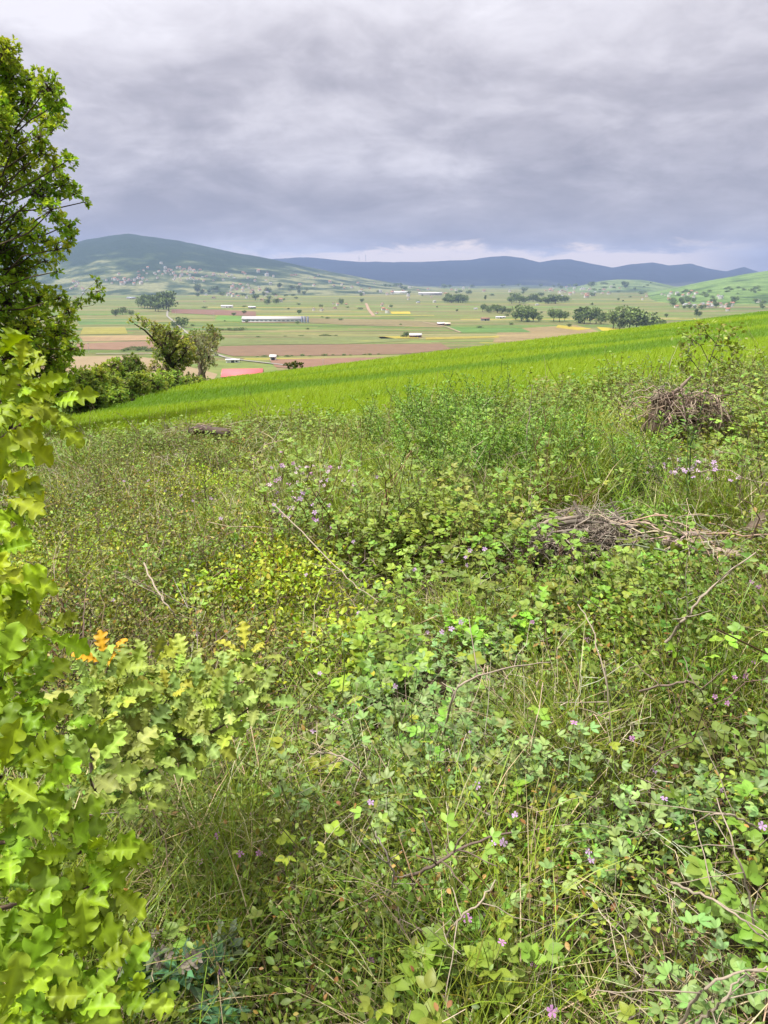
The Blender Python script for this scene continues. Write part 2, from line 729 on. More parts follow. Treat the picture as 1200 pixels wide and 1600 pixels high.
field_patch('ploughed_field', [(345, 541), (470, 539), (690, 537), (705, 546), (640, 553), (520, 556), (365, 557), (335, 550)], (.160, .105, .066), .4, M_SOILF)
field_patch('ploughed_field', [(420, 562), (560, 559.5), (640, 558), (610, 572), (520, 582), (430, 574)], (.19, .112, .076), .4, M_SOILF)
field_patch('bare_field', [(60, 558), (205, 556.5), (250, 562), (340, 585), (330, 600), (60, 600)], (.24, .185, .11), .4, M_SOILF)
field_patch('ploughed_field', [(120, 538), (195, 534), (255, 533), (255, 545), (180, 547), (120, 546)], (.19, .12, .078), .4, M_SOILF)
field_patch('ploughed_field', [(268, 483), (340, 484), (400, 487), (400, 494), (330, 492), (268, 489)], (.16, .092, .066), .4, M_SOILF)
field_patch('tan_field', [(125, 526), (200, 524), (300, 524), (300, 531), (130, 534)], (.25, .18, .10), .4, M_FIELD)
field_patch('yellow_field', [(130, 512), (195, 511), (200, 522), (125, 523)], (.21, .20, .048), .4, M_FIELD)
field_patch('yellow_field', [(872, 508), (925, 513.5), (905, 516.5), (868, 512)], (.29, .24, .035), .4, M_FIELD)
field_patch('yellow_field', [(932, 511), (972, 514), (968, 519.5), (940, 517)], (.34, .28, .03), .4, M_FIELD)
field_patch('tan_field', [(780, 515), (900, 508), (945, 520), (860, 535), (770, 535)], (.21, .165, .085), .3, M_FIELD)
field_patch('yellow_field', [(590, 526), (650, 525), (655, 529), (595, 529.5)], (.26, .225, .04), .4, M_FIELD)
field_patch('yellow_field', [(665, 527.5), (780, 525), (780, 528), (665, 531)], (.25, .215, .045), .4, M_FIELD)
field_patch('yellow_field', [(610, 487.5), (640, 487), (642, 490.5), (612, 490.5)], (.42, .34, .03), .4, M_FIELD)
field_patch('green_field', [(700, 511), (815, 513), (830, 519.5), (720, 520)], (.085, .16, .04), .4, M_FIELD)
field_patch('green_field', [(340, 493), (385, 494), (385, 503), (335, 502)], (.10, .19, .04), .4, M_FIELD)
field_patch('green_field', [(120, 500), (215, 498), (215, 508), (125, 509)], (.085, .15, .045), .4, M_FIELD)
field_patch('green_field', [(340, 529), (600, 526.5), (640, 533), (540, 538), (345, 539.5)], (.125, .15, .055), .4, M_FIELD)
field_patch('meadow', [(330, 562), (430, 572), (440, 590), (400, 610), (320, 600)], (.13, .165, .045), .35, M_FIELD)
field_patch('brown_field', [(480, 497), (620, 500), (700, 505), (690, 512), (540, 508), (470, 503)], (.165, .14, .07), .35, M_FIELD)


def lane(name, pts, w, col, lift=.8):
    P = np.array([vpt(*p) for p in pts])
    # dense smooth line
    t = np.linspace(0, len(P) - 1, 8 * len(P))
    i = np.minimum(t.astype(int), len(P) - 2)
    f = (t - i)[:, None]
    L = P[i] * (1 - f) + P[i + 1] * f
    T = norm(np.gradient(L, axis=0))
    S = np.stack([-T[:, 1], T[:, 0], T[:, 0] * 0], -1)
    a = Acc()
    V = np.concatenate([L - S * w / 2, L + S * w / 2])
    V[:, 2] = VZ + lift
    n = len(L)
    k = np.arange(n - 1)
    a.add(V, [np.stack([k, k + 1, k + 1 + n, k + n], -1)[:, ::-1]], col)
    return tag(a.build(name, M_SOILF), kind='structure')


lane('road', [(262, 486), (261, 494), (272, 503), (284, 514), (300, 526), (318, 540), (338, 554), (352, 559), (375, 563), (410, 567), (460, 573)], 4.2, (.24, .23, .21))
lane('dirt_lane', [(572, 474), (576, 484), (584, 494)], 8, (.30, .21, .15))
lane('dirt_lane', [(660, 503), (700, 512), (720, 520)], 4, (.28, .22, .15))
lane('farm_lane', [(150, 553.5), (230, 553), (300, 556), (340, 556)], 4, (.28, .26, .23))


# ================================================================== the hills
def hill_mat(name, c_dark, c_mid, c_light, scale, lo, hi):
    m = bpy.data.materials.new(name)
    m.use_nodes = True
    k = NT(m.node_tree)
    geo = k.n('ShaderNodeNewGeometry')
    pos = geo.outputs['Position']
    n1 = k.noise(pos, scale, 7, .6)
    n2 = k.noise(pos, scale * 9, 5, .65)
    z = k.n('ShaderNodeSeparateXYZ')
    k.put(z.inputs[0], pos)
    # woodland on the upper slopes, pasture in clearings lower down
    f = k.m('SUBTRACT', n1, k.m('MULTIPLY', k.ss(z.outputs[2], lo, hi), .25))
    col = k.ramp(f, [(.34, c_dark), (.46, c_mid), (.55, c_light)])
    hs_ = k.n('ShaderNodeHueSaturation')
    k.put(hs_.inputs['Color'], col)
    k.put(hs_.inputs['Value'], k.m('ADD', .25, k.m('MULTIPLY', n2, 1.5)))
    p = k.n('ShaderNodeBsdfPrincipled')
    k.put(p.inputs['Base Color'], hs_.outputs[0])
    p.inputs['Roughness'].default_value = .95
    p.inputs['Specular IOR Level'].default_value = .05
    b = k.n('ShaderNodeBump')
    b.inputs['Strength'].default_value = .7
    b.inputs['Distance'].default_value = 12
    k.put(b.inputs['Height'], n2)
    k.put(p.inputs['Normal'], b.outputs[0])
    o = k.n('ShaderNodeOutputMaterial')
    k.put(o.inputs[0], p.outputs[0])
    return m


class Hill:
    def __init__(self, sil, foot, ridge, back, power=1.5, rough=.10, seed=0):
        d = ray([s[0] for s in sil], [s[1] for s in sil])
        self.a = d[:, 0] / d[:, 1]
        self.t = d[:, 2] / d[:, 1]
        self.foot, self.ridge, self.back, self.pw, self.rough, self.seed = foot, ridge, back, power, rough, seed

    def z(self, x, y):
        a = x / y
        H = np.interp(a, self.a, self.t) * self.ridge - (VZ - 3)
        H = np.maximum(H, 0)
        s = (y - self.foot) / (self.ridge - self.foot)
        s2 = (y - self.ridge) / (self.back - self.ridge)
        up = np.clip(s, 0, 1) ** self.pw
        up = up * (1 - .35 * up) / .65
        prof = np.where(s <= 1, np.minimum(up, 1), 1 - np.clip(s2, 0, 1) ** 2)
        env = np.clip(s * 3, 0, 1) * np.clip((1 - s) * 3, 0, 1)
        L = (self.ridge - self.foot)
        nz = fbm(x / L * 2.2, y / L * 1.6, self.seed, 5) - .5
        fine = (fbm(x / L * 22, y / L * 16, self.seed + 3, 3) - .5)
        return VZ - 3 + H * prof * (1 + self.rough * 4 * nz * env) + fine * H * .035

    def build(self, name, mat, n=(420, 130)):
        A = np.linspace(self.a.min(), self.a.max(), n[0])
        Y = np.concatenate([np.linspace(self.foot, self.ridge, n[1]), np.linspace(self.ridge, self.back, 24)[1:]])
        YY, AA = np.meshgrid(Y, A, indexing='ij')
        XX = AA * YY
        ZZ = self.z(XX, YY)
        nr, na = YY.shape
        i = np.arange(nr - 1)[:, None] * na
        j = np.arange(na - 1)[None]
        q = np.stack([i + j, i + j + 1, i + j + 1 + na, i + j + na], -1).reshape(-1, 4)
        acc = Acc()
        acc.add(np.stack([XX, YY, ZZ], -1), [q], (.1, .1, .1))
        return tag(acc.build(name, mat, smooth=True), kind='structure')


H_LEFT = Hill([(-420, 470), (-250, 440), (-60, 418), (40, 402), (100, 386), (130, 376), (165, 369), (200, 366), (235, 369), (280, 377), (330, 387), (380, 397), (425, 405),
               (470, 415), (520, 425), (580, 436), (640, 446), (700, 452)], 3900, 6600, 8200, 1.35, .10, 31)
H_FAR = Hill([(250, 425), (330, 420), (400, 410), (430, 404), (480, 402), (520, 405.5), (560, 409), (650, 409.5), (700, 407), (735, 406.5), (765, 401), (790, 399.5), (815, 403), (843, 410),
              (868, 405.5), (890, 405), (925, 412), (957, 418), (985, 413), (1020, 410), (1045, 414.5), (1080, 412), (1105, 419), (1135, 424), (1150, 420), (1163, 417), (1188, 426), (1260, 431), (1400, 440), (1500, 446)],
             8600, 11400, 12600, 1.5, .10, 43)
H_MID = Hill([(780, 462), (850, 456), (900, 448), (940, 439), (965, 436.5), (1000, 437), (1025, 441), (1060, 449), (1120, 458), (1200, 462)], 4700, 6000, 7000, 1.2, .05, 57)
H_RIGHT = Hill([(860, 474), (940, 469), (990, 463), (1030, 456), (1080, 444), (1120, 436), (1150, 431), (1180, 426), (1200, 423), (1280, 412), (1400, 402), (1550, 398)], 2450, 4300, 5600, 1.25, .06, 71)
H_LOW = Hill([(380, 450), (470, 446), (540, 443), (600, 446), (680, 448), (760, 447), (830, 446), (900, 448), (1000, 452)], 6600, 8000, 9000, 1.2, .08, 83)

H_LEFT.build('wooded_hill', hill_mat('hill_wood', (.022, .042, .020), (.055, .082, .036), (.19, .20, .10), .0046, -60, 240))
H_FAR.build('mountain_ridge', hill_mat('ridge_wood', (.010, .018, .018), (.015, .024, .022), (.045, .055, .04), .0012, -60, 40))
H_MID.build('grassy_hill', hill_mat('pasture_hill', (.05, .08, .04), (.10, .15, .055), (.16, .21, .09), .004, 60, 400))
H_RIGHT.build('grassy_hill', hill_mat('pasture_hill_near', (.045, .08, .03), (.10, .17, .045), (.15, .23, .07), .006, 100, 600))
H_LOW.build('foothill', hill_mat('foothill_scrub', (.03, .05, .03), (.06, .085, .045), (.15, .18, .10), .005, 60, 400))
HILLS = [H_LEFT, H_MID, H_RIGHT, H_LOW]


def land_z(x, y):
    z = VZ
    for h in HILLS:
        if h.foot < y < h.back and h.a.min() < x / y < h.a.max():
            z = max(z, float(h.z(np.array(x), np.array(y))))
    return z


def land_pt(px, py):
    """where a sight line meets the valley floor or a hill"""
    d = ray(px, py)
    d = d / d[1]
    y = 300.0
    while y < 11000:
        if d[2] * y <= land_z(d[0] * y, y):
            return np.array([d[0] * y, y, land_z(d[0] * y, y)])
        y *= 1.006
    return None


# ================================================================== far trees: six crowns, each copy its own object
def far_tree(seed, kind):
    r = np.random.default_rng(seed)
    acc = Acc()
    n = 620
    if kind == 'broad':
        cs = np.clip(r.normal(size=(9, 3)), -1.4, 1.4) * [.20, .20, .15] + [0, 0, .60]
        rad = r.uniform(.18, .28, 9)
    elif kind == 'tall':
        cs = np.stack([r.normal(0, .07, 9), r.normal(0, .07, 9), np.linspace(.25, .9, 9)], -1)
        rad = np.linspace(.17, .10, 9)
    else:
        cs = np.clip(r.normal(size=(8, 3)), -1.3, 1.3) * [.34, .26, .08] + [0, 0, .38]
        rad = r.uniform(.24, .34, 8)
    k = r.integers(0, len(cs), n)
    dd = norm(r.normal(size=(n, 3)))
    p = cs[k] + dd * (rad[k] * r.uniform(.7, 1.08, n))[:, None]
    p[:, 2] = np.maximum(p[:, 2], .05)
    base = np.array([.155, .215, .066])
    col = base[None] * (1 + r.normal(0, .25, (n, 1))) * r.uniform(.8, 1.2, (len(cs), 1))[k]
    sz = r.uniform(.07, .13, n)
    place(acc, diamond(.9, .2), p, norm(dd + r.normal(size=(n, 3)) * .7), norm(r.normal(size=(n, 3)) + dd), sz, np.clip(col, .01, .4))
    P = np.array([[[0, 0, -.02], [.01, 0, .3], [0, .01, .7]]])
    tube(acc, P, np.array([[.03, .022, .01]]), (.07, .055, .04), 5)
    o = acc.build('tree', M_FAR)
    COL.objects.unlink(o)
    return o.data


FT = {'broad': [far_tree(1, 'broad'), far_tree(2, 'broad'), far_tree(5, 'broad')], 'tall': [far_tree(3, 'tall'), far_tree(4, 'tall')], 'bush': [far_tree(6, 'bush'), far_tree(7, 'bush')]}


def put_tree(px, py, h_px, kind, label, group, wide=1.0, name='tree'):
    p = land_pt(px, py)
    if p is None:
        return
    dist = math.hypot(p[0], p[1])
    h = h_px / FPX * dist * 1.05
    o = bpy.data.objects.new(name, random.choice(FT[kind]))
    COL.objects.link(o)
    h = h * random.uniform(.65, 1.1)
    w = h * wide * random.uniform(.8, 1.3)
    o.location = (float(p[0]), float(p[1]), float(p[2]) - .1)
    o.scale = (w, w, h)
    o.rotation_euler = (0, 0, random.uniform(0, 6.28))
    tag(o, label, 'tree' if name == 'tree' else 'shrub', group)


def tree_row(spec, label, group):
    for px, py, h, kind, w in spec:
        put_tree(px, py, h, kind, label, group, w)


tree_row([(806, 500, 20, 'broad', 1), (815, 502, 25, 'broad', .9), (824, 503, 19, 'broad', 1), (833, 503, 16, 'broad', 1.1), (842, 502, 12, 'broad', 1.2)],
         'dark green tree in the close clump left of the long tree row in the valley', 'trees of the valley clump left of the row')
tree_row([(865, 502, 17, 'broad', 1), (874, 503, 20, 'broad', 1), (882, 502, 15, 'broad', 1)],
         'rounded dark tree of the small stand before the yellow strip', 'trees of the small stand by the yellow strip')
tree_row([(906, 505, 20, 'tall', 1.5), (913, 506, 25, 'broad', .9), (922, 506, 22, 'broad', .9), (931, 506, 23, 'broad', .9), (939, 507, 18, 'broad', 1)],
         'tall dark tree in the middle stand of the valley tree row', 'trees of the middle stand')
tree_row([(958, 514, 26, 'broad', .9), (968, 516, 20, 'broad', 1), (983, 517, 30, 'broad', 1), (994, 518, 30, 'broad', 1.1), (1006, 517, 24, 'broad', 1), (1016, 516, 22, 'broad', 1.1), (1026, 515, 20, 'broad', 1), (1036, 513, 14, 'broad', 1.1)],
         'big spreading tree at the right end of the valley row just above the wheat', 'trees at the right end of the valley row')
for i in range(13):
    put_tree(755 + i * 7 + random.uniform(-3, 3), 487 + i * .7 + random.uniform(-2, 2), random.uniform(7, 12), 'broad', 'bushy tree in the loose hedge line leading to the dark valley clump', 'trees of the loose hedge line', 1.3)
for i in range(10):
    put_tree(695 + i * 3.5, 473 + random.uniform(-1.5, 1.5), random.uniform(8, 12), 'broad', 'dark tree of the compact copse in the middle of the plain', 'trees of the compact copse', 1.3)
for i in range(14):
    put_tree(800 + i * 6.3 + random.uniform(-2, 2), 474 + random.uniform(-2, 1), random.uniform(8, 13), 'broad', 'tree of the grove in front of the far right village', 'trees of the village grove', 1.3)
for i in range(11):
    put_tree(222 + i * 4.2, 484 + random.uniform(-3, 3), random.uniform(15, 24), 'broad', 'dark tree of the wood beside the road on the left of the plain', 'trees of the roadside wood', 1.0)
for px, py, h in [(284, 512, 16), (272, 512, 13), (181, 494, 15), (192, 492, 13), (205, 493, 12)]:
    put_tree(px, py, h, 'broad', 'single tree standing by the road or field edge on the left of the plain', 'single trees left of the plain', 1.0)
for px, py, h, k in [(418, 476, 10, 'broad'), (432, 475, 8, 'broad'), (467, 492, 9, 'broad'), (533, 476, 9, 'broad'), (635, 527, 11, 'broad'), (629, 527, 5, 'bush'), (683, 481, 4, 'broad'), (565, 462, 6, 'broad'),
                     (900, 488, 5, 'broad'), (1041, 496, 7, 'broad'), (1088, 494, 12, 'tall'), (1093, 495, 10, 'broad'), (795, 468, 5, 'broad'), (925, 477, 4, 'broad'), (758, 468, 6, 'tall')]:
    put_tree(px, py, h, k, 'small solitary tree standing alone among the strip fields of the plain', 'solitary trees among the fields', 1.1)
for i in range(26):
    put_tree(random.uniform(300, 480), random.uniform(450, 476), random.uniform(4, 9), 'broad', 'small tree among the houses of the village left of centre', 'trees among the left village', 1.2)
for i in range(34):
    put_tree(random.uniform(560, 1000), random.uniform(446, 464), random.uniform(4, 7), 'broad', 'small tree among the houses along the foot of the blue ridge', 'trees along the ridge foot', 1.4)
for i in range(26):
    put_tree(random.uniform(1020, 1200), random.uniform(471, 484), random.uniform(4, 9), 'broad', 'tree among the houses at the foot of the right green hill', 'trees at the foot of the right hill', 1.2)
for i in range(30):
    t = random.random()
    put_tree(1060 + t * 140 + random.uniform(-10, 10), 462 - t * 12 + random.uniform(-5, 8), random.uniform(2.2, 4.5), 'bush', 'dark scrubby bush dotted over the slope of the right green hill', 'bushes on the right hill', 1.6, 'bush')
for i in range(16):
    put_tree(random.uniform(925, 1040), random.uniform(441, 460), random.uniform(2, 4), 'bush', 'dark bush on the small pale green hill behind the plain', 'bushes on the small hill', 1.8, 'bush')
for i in range(9):
    put_tree(195 + i * 6, 547 + random.uniform(-2, 2), random.uniform(5, 9), 'bush', 'dark round bush along the lane beyond the leaning tree', 'bushes along the lane', 1.5, 'bush')
for i in range(7):
    put_tree(335 + i * 7, 516.5 + random.uniform(-.6, .6), random.uniform(3.5, 5), 'bush', 'grey green bush in the hedge below the long white barn', 'bushes of the hedge below the barn', 2.2, 'bush')
for px, py, h in [(500, 525, 2.6), (508, 525, 3), (516, 525, 3), (524, 525, 2.6), (470, 525.5, 2), (445, 526, 2), (405, 527, 2.4), (450, 496, 3), (380, 515, 4)]:
    put_tree(px, py, h, 'bush', 'low dark bush on the boundary between the strip fields below the barn', 'bushes on strip field boundaries', 3, 'bush')
for i in range(14):
    put_tree(400 + i * 15 + random.uniform(-5, 5), 558 - i * .25 + random.uniform(-.5, .5), random.uniform(2.2, 4), 'bush', 'small bush in the hedge line between the two ploughed fields', 'bushes between the ploughed fields', 2, 'bush')


# ================================================================== buildings
def plain_mat(name, color, amt=.25, rough=.8, scale=.6, metal=0.0):
    return rough_mat(name, scale, amt, rough, 0, False, color, .3, metal)


M_WALLS = [plain_mat('plaster_' + n, c) for n, c in (('white', (.70, .68, .64)), ('cream', (.60, .52, .42)), ('rose', (.55, .42, .36)), ('grey', (.42, .42, .43)))]
M_ROOFS = [plain_mat('roof_' + n, c) for n, c in (('tile', (.34, .15, .10)), ('brown', (.24, .13, .10)), ('slate', (.30, .31, .35)), ('pale', (.60, .60, .62)))]
M_GLASS = plain_mat('dark_window', (.03, .035, .045), .1, .2)
M_WHITE_SHEET = plain_mat('white_sheet', (.72, .73, .76), .15, .45)
M_RED_ROOF = plain_mat('red_sheet', (.62, .14, .15), .3, .55, .2)
M_STEEL = plain_mat('grey_steel', (.30, .33, .42), .3, .4, .4, .3)


def box_faces(x0, x1, y0, y1, z0, z1):
    V = np.array([(x0, y0, z0), (x1, y0, z0), (x1, y1, z0), (x0, y1, z0), (x0, y0, z1), (x1, y0, z1), (x1, y1, z1), (x0, y1, z1)], float)
    F = [[(0, 3, 2, 1), (4, 5, 6, 7), (0, 1, 5, 4), (1, 2, 6, 5), (2, 3, 7, 6), (3, 0, 4, 7)]]
    return V, F


def gable(acc_w, acc_r, L, W, H, R, oh=.5, mi_w=0, mi_r=0):
    """gabled body, ridge along x: walls with gables, roof slab with eaves"""
    x, y = L / 2, W / 2
    V = np.array([(-x, -y, -1), (x, -y, -1), (x, y, -1), (-x, y, -1), (-x, -y, H), (x, -y, H), (x, y, H), (-x, y, H), (-x, 0, H + R), (x, 0, H + R)], float)
    acc_w.add(V, [[(0, 1, 5, 4), (2, 3, 7, 6), (1, 2, 6, 5), (3, 0, 4, 7)], [(5, 6, 9), (7, 4, 8)]], (1, 1, 1), mi_w)
    e = R / y * oh
    th = .25
    for s in (-1, 1):
        q = np.array([(-x - oh, s * (y + oh), H - e + .05), (x + oh, s * (y + oh), H - e + .05), (x + oh, 0, H + R + .05), (-x - oh, 0, H + R + .05)], float)
        q2 = q + [0, 0, th]
        acc_r.add(np.concatenate([q, q2]), [[(0, 1, 2, 3), (7, 6, 5, 4), (0, 4, 5, 1), (1, 5, 6, 2), (3, 2, 6, 7), (0, 3, 7, 4)]], (1, 1, 1), mi_r)


def house_mesh(seed):
    r = random.Random(seed)
    L, W, H, R = r.uniform(10, 14), r.uniform(8, 10), r.choice([3.2, 5.8, 6.0, 8.2]), r.uniform(1.8, 2.8)
    acc = Acc()
    gable(acc, acc, L, W, H, R, .5, 0, 1)
    for sgn in (-1, 1):                      # window openings on the long sides, set proud of the wall
        for fl in range(max(1, int(H // 2.8))):
            for k in range(3):
                V, F = box_faces(-L / 2 + (k + .5) * L / 3 - .6, -L / 2 + (k + .5) * L / 3 + .6, sgn * W / 2 - .08, sgn * W / 2 + .05, 1 + fl * 2.8, 2.3 + fl * 2.8)
                acc.add(V, F, (1, 1, 1), 2)
    V, F = box_faces(L * .2, L * .2 + .8, .5, 1.3, H + R * .5, H + R + 1.1)
    acc.add(V, F, (1, 1, 1), 0)
    o = acc.build('house', [r.choice(M_WALLS[:3] + M_WALLS[:1]), r.choice(M_ROOFS[:2] + M_ROOFS[:1] + M_ROOFS[2:3]), M_GLASS])
    COL.objects.unlink(o)
    return o.data


HM = [house_mesh(i) for i in range(10)]


def put_house(px, py, label, group, sc=1.0):
    p = land_pt(px, py)
    if p is None:
        return
    o = bpy.data.objects.new('house', random.choice(HM))
    COL.objects.link(o)
    o.location = tuple(float(q) for q in p)
    o.rotation_euler = (0, 0, random.choice([0, 1.57]) + random.uniform(-.5, .5))
    s = sc * random.uniform(.8, 1.25)
    o.scale = (s, s, s)
    tag(o, label, 'house', group)


def village(n, cx, cy, sx, sy, label, group, sc=1.0, slope=0):
    for _ in range(n):
        dx = random.gauss(0, 1)
        put_house(cx + dx * sx, cy + slope * dx * sx + random.gauss(0, 1) * sy, label, group, sc)


village(58, 275, 429, 32, 5, 'tiny pale house in the hillside village low on the wooded hill', 'houses of the hillside village', 1.1, .05)
village(12, 345, 434, 40, 6, 'whitish house dotted on the lower slope right of the hillside village', 'houses right of the hillside village', 1.1, .05)
village(22, 205, 440, 18, 4.5, 'red roofed house at the foot of the wooded hill above the roadside wood', 'houses at the foot of the wooded hill', 1.3)
village(12, 115, 446, 8, 7, 'pinkish house on the left edge of the plain beside the big oak', 'houses beside the big oak')
village(36, 385, 455, 30, 6, 'small brown roofed house in the village left of centre on the plain', 'houses of the village left of centre', 1.2)
village(24, 480, 440, 60, 6, 'whitish speck of a house scattered between wooded hill and blue ridge', 'houses between hill and ridge', 1.3, .12)
village(30, 660, 453, 60, 4, 'pale house in the long village at the foot of the blue ridge', 'houses along the foot of the ridge', 1.3)
village(40, 890, 455, 32, 4, 'rosy house in the dense village below the ridge left of the small green hill', 'houses of the dense right village', 1.4)
village(26, 1120, 479, 32, 3, 'brown roofed house in the hamlet at the foot of the right green hill', 'houses of the right hamlet')
village(16, 1050, 462, 60, 4, 'lone house on the slopes near the right green hill', 'houses on the right slopes')
village(20, 610, 478, 110, 7, 'isolated small farmhouse among the strip fields in the middle of the plain', 'farmhouses among the fields', .8)


def building(name, px, py, L, W, H, R, wall, roof, label, rot=0.0, extra=None, cat='building', group=None):
    p = vpt(px, py)
    t = thing(name, label, cat, p, group)
    t.rotation_euler = (0, 0, rot)
    aw, ar = Acc(), Acc()
    gable(aw, ar, L, W, H, R, .6)
    aw.build('wall', wall, t)
    ar.build('roof', roof, t)
    if extra:
        extra(t, L, W, H, R)
    return t


def row_windows(t, L, W, H, R):
    n = 14
    for k in range(n):
        a = Acc()
        x = -L / 2 + (k + .5) * L / n
        V, F = box_faces(x - L / n * .3, x + L / n * .3, -W / 2 - .12, -W / 2 + .1, H * .45, H * .72)
        a.add(V, F, (1, 1, 1))
        a.build('window', M_STEEL, t)
    a = Acc()
    V, F = box_faces(-L / 2, L / 2, -W / 2 - .2, -W / 2 + .1, -.5, .9)
    a.add(V, F, (1, 1, 1))
    a.build('plinth', M_ROOFS[0], t)


def plain_door(t, L, W, H, R):
    a = Acc()
    V, F = box_faces(-1.6, 1.6, -W / 2 - .12, -W / 2 + .1, 0, min(H * .8, 3))
    a.add(V, F, (1, 1, 1))
    a.build('door', M_GLASS, t)
    a = Acc()
    V, F = box_faces(L * .22, L * .36, -W / 2 - .12, -W / 2 + .1, 1, min(H * .8, 2.4))
    a.add(V, F, (1, 1, 1))
    a.build('window', M_GLASS, t)


building('long_barn', 427, 503.5, 118, 17, 6.5, 4.5, M_WHITE_SHEET, M_WALLS[3], 'very long white livestock barn with grey roof alone in the middle of the plain', 0, row_windows, 'barn')
for i, px in enumerate((473, 477.5, 482)):
    p = vpt(px, 503.5)
    t = thing('silo', 'grey steel feed silo at the right end of the long white barn', 'silo', (p[0], p[1] - 12, p[2]), 'silos of the long barn')
    a = Acc()
    th = np.linspace(0, 2 * math.pi, 13)[:-1]
    prof = [(1.9, 0), (1.9, 10.5), (.5, 12.6), (.5, 13)]
    P = np.array([[[0, 0, z] for r, z in prof]])
    tube(a, P + np.array([[[0, 0, -.5]]]), np.array([[r for r, z in prof]]), (1, 1, 1), 12)
    a.build('tank', M_STEEL, t)
    a = Acc()
    tube(a, np.array([[[1.9, -.6, 0], [1.9, -.6, 6], [1.9, -.6, 12]]]), np.array([[.18, .18, .18]]), (1, 1, 1), 4)
    a.build('ladder', M_STEEL, t)
building('white_shed', 355, 480.5, 34, 11, 4.5, 2, M_WHITE_SHEET, M_WHITE_SHEET, 'white rounded shed beside the brown strip, upper left of the long barn', 0, plain_door, 'shed')
building('open_shed', 394, 482, 20, 9, 4, 2, M_ROOFS[1], M_WHITE_SHEET, 'small dark sided shed with white roof above the long barn', 0, plain_door, 'shed')
building('farmhouse', 649, 527, 17, 9, 3.2, 2.2, M_ROOFS[1], M_ROOFS[3], 'small farmhouse with pale roof and red wall beside a round dark tree', .1, plain_door, 'house')
building('farmhouse', 689, 508, 14, 9, 3, 2, M_ROOFS[1], M_ROOFS[3], 'low brown farm building with pale roof, left one of the pair beside the green field', .1, plain_door, 'house')
building('farmhouse', 699, 508.5, 10, 8, 3, 2, M_ROOFS[1], M_WALLS[1], 'low farm outbuilding with cream roof, right one of the pair beside the green field', .1, plain_door, 'house')
building('farm_shed', 758, 501, 17, 9, 4, 2, M_ROOFS[2], M_ROOFS[1], 'dark shed on the plain left of the dark tree clump', 0, plain_door, 'shed')
building('white_shed', 782, 497.5, 20, 8, 3, 1, M_WHITE_SHEET, M_WHITE_SHEET, 'flat white shed just left of the dark tree clump', 0, plain_door, 'shed')
building('warehouse', 300, 457, 150, 40, 13, 5, M_WHITE_SHEET, M_WHITE_SHEET, 'wide white warehouse with pale roof in front of the left village', 0, plain_door, 'warehouse')
building('warehouse', 455, 451.5, 230, 50, 14, 6, M_WHITE_SHEET, M_WHITE_SHEET, 'largest white warehouse at the foot of the wooded hill, centre left', 0, plain_door, 'warehouse')
building('warehouse', 625, 459, 90, 40, 9, 4, M_WHITE_SHEET, M_WHITE_SHEET, 'white warehouse in the middle of the village below the ridge', 0, plain_door, 'warehouse')
building('warehouse', 672, 461, 120, 40, 10, 4, M_WALLS[3], M_WHITE_SHEET, 'grey walled warehouse in the village below the ridge, right of the white one', 0, plain_door, 'warehouse')
building('farm_shed', 205, 467, 34, 14, 5, 3, M_WALLS[3], M_STEEL, 'blue grey roofed shed on the far left of the plain', 0, plain_door, 'shed')
building('white_shed', 172, 458, 40, 14, 6, 3, M_WHITE_SHEET, M_WHITE_SHEET, 'white shed on the far left of the plain above the blue roofed one', 0, plain_door, 'shed')
building('chapel', 1141, 468, 22, 14, 11, 7, M_WALLS[0], M_ROOFS[2], 'tall white house standing alone above the right hamlet', .3, plain_door, 'house')
building('white_trailer', 364, 567, 13, 4, 3.2, .6, M_WHITE_SHEET, M_WHITE_SHEET, 'white container cabin in the meadow beside the pale road', .1, plain_door, 'cabin')
building('barn', 380, 594.5, 32, 30, 5, 4.4, M_WALLS[1], M_RED_ROOF, 'barn with bright red metal roof just beyond the edge of the wheat', .12, plain_door, 'barn')
building('hut', 352, 593, 5, 4, 4.5, 1, M_WALLS[0], M_WALLS[3], 'little white hut just left of the red roofed barn', .1, plain_door, 'hut')
building('hut', 427, 563, 6, 5, 4, 1.5, M_WALLS[0], M_WHITE_SHEET, 'little white hut standing by the bend of the pale road', 0, plain_door, 'hut')


# power poles on the plain and the two masts on the ridge
def pole(px, py, h_px, label, arm=True):
    p = vpt(px, py)
    dist = p[1]
    h = h_px / FPX * dist
    t = thing('power_pole', label, 'pole', p, 'power poles on the plain')
    a = Acc()
    tube(a, np.array([[[0, 0, -1], [0, 0, h * .5], [0, 0, h]]]), np.full((1, 3), .22), (.5, .48, .45), 6)
    a.build('shaft', M_TWIG, t)
    a = Acc()
    V, F = box_faces(-1.2, 1.2, -.12, .12, h - .9, h - .6)
    a.add(V, F, (.4, .38, .35))
    a.build('crossarm', M_TWIG, t)


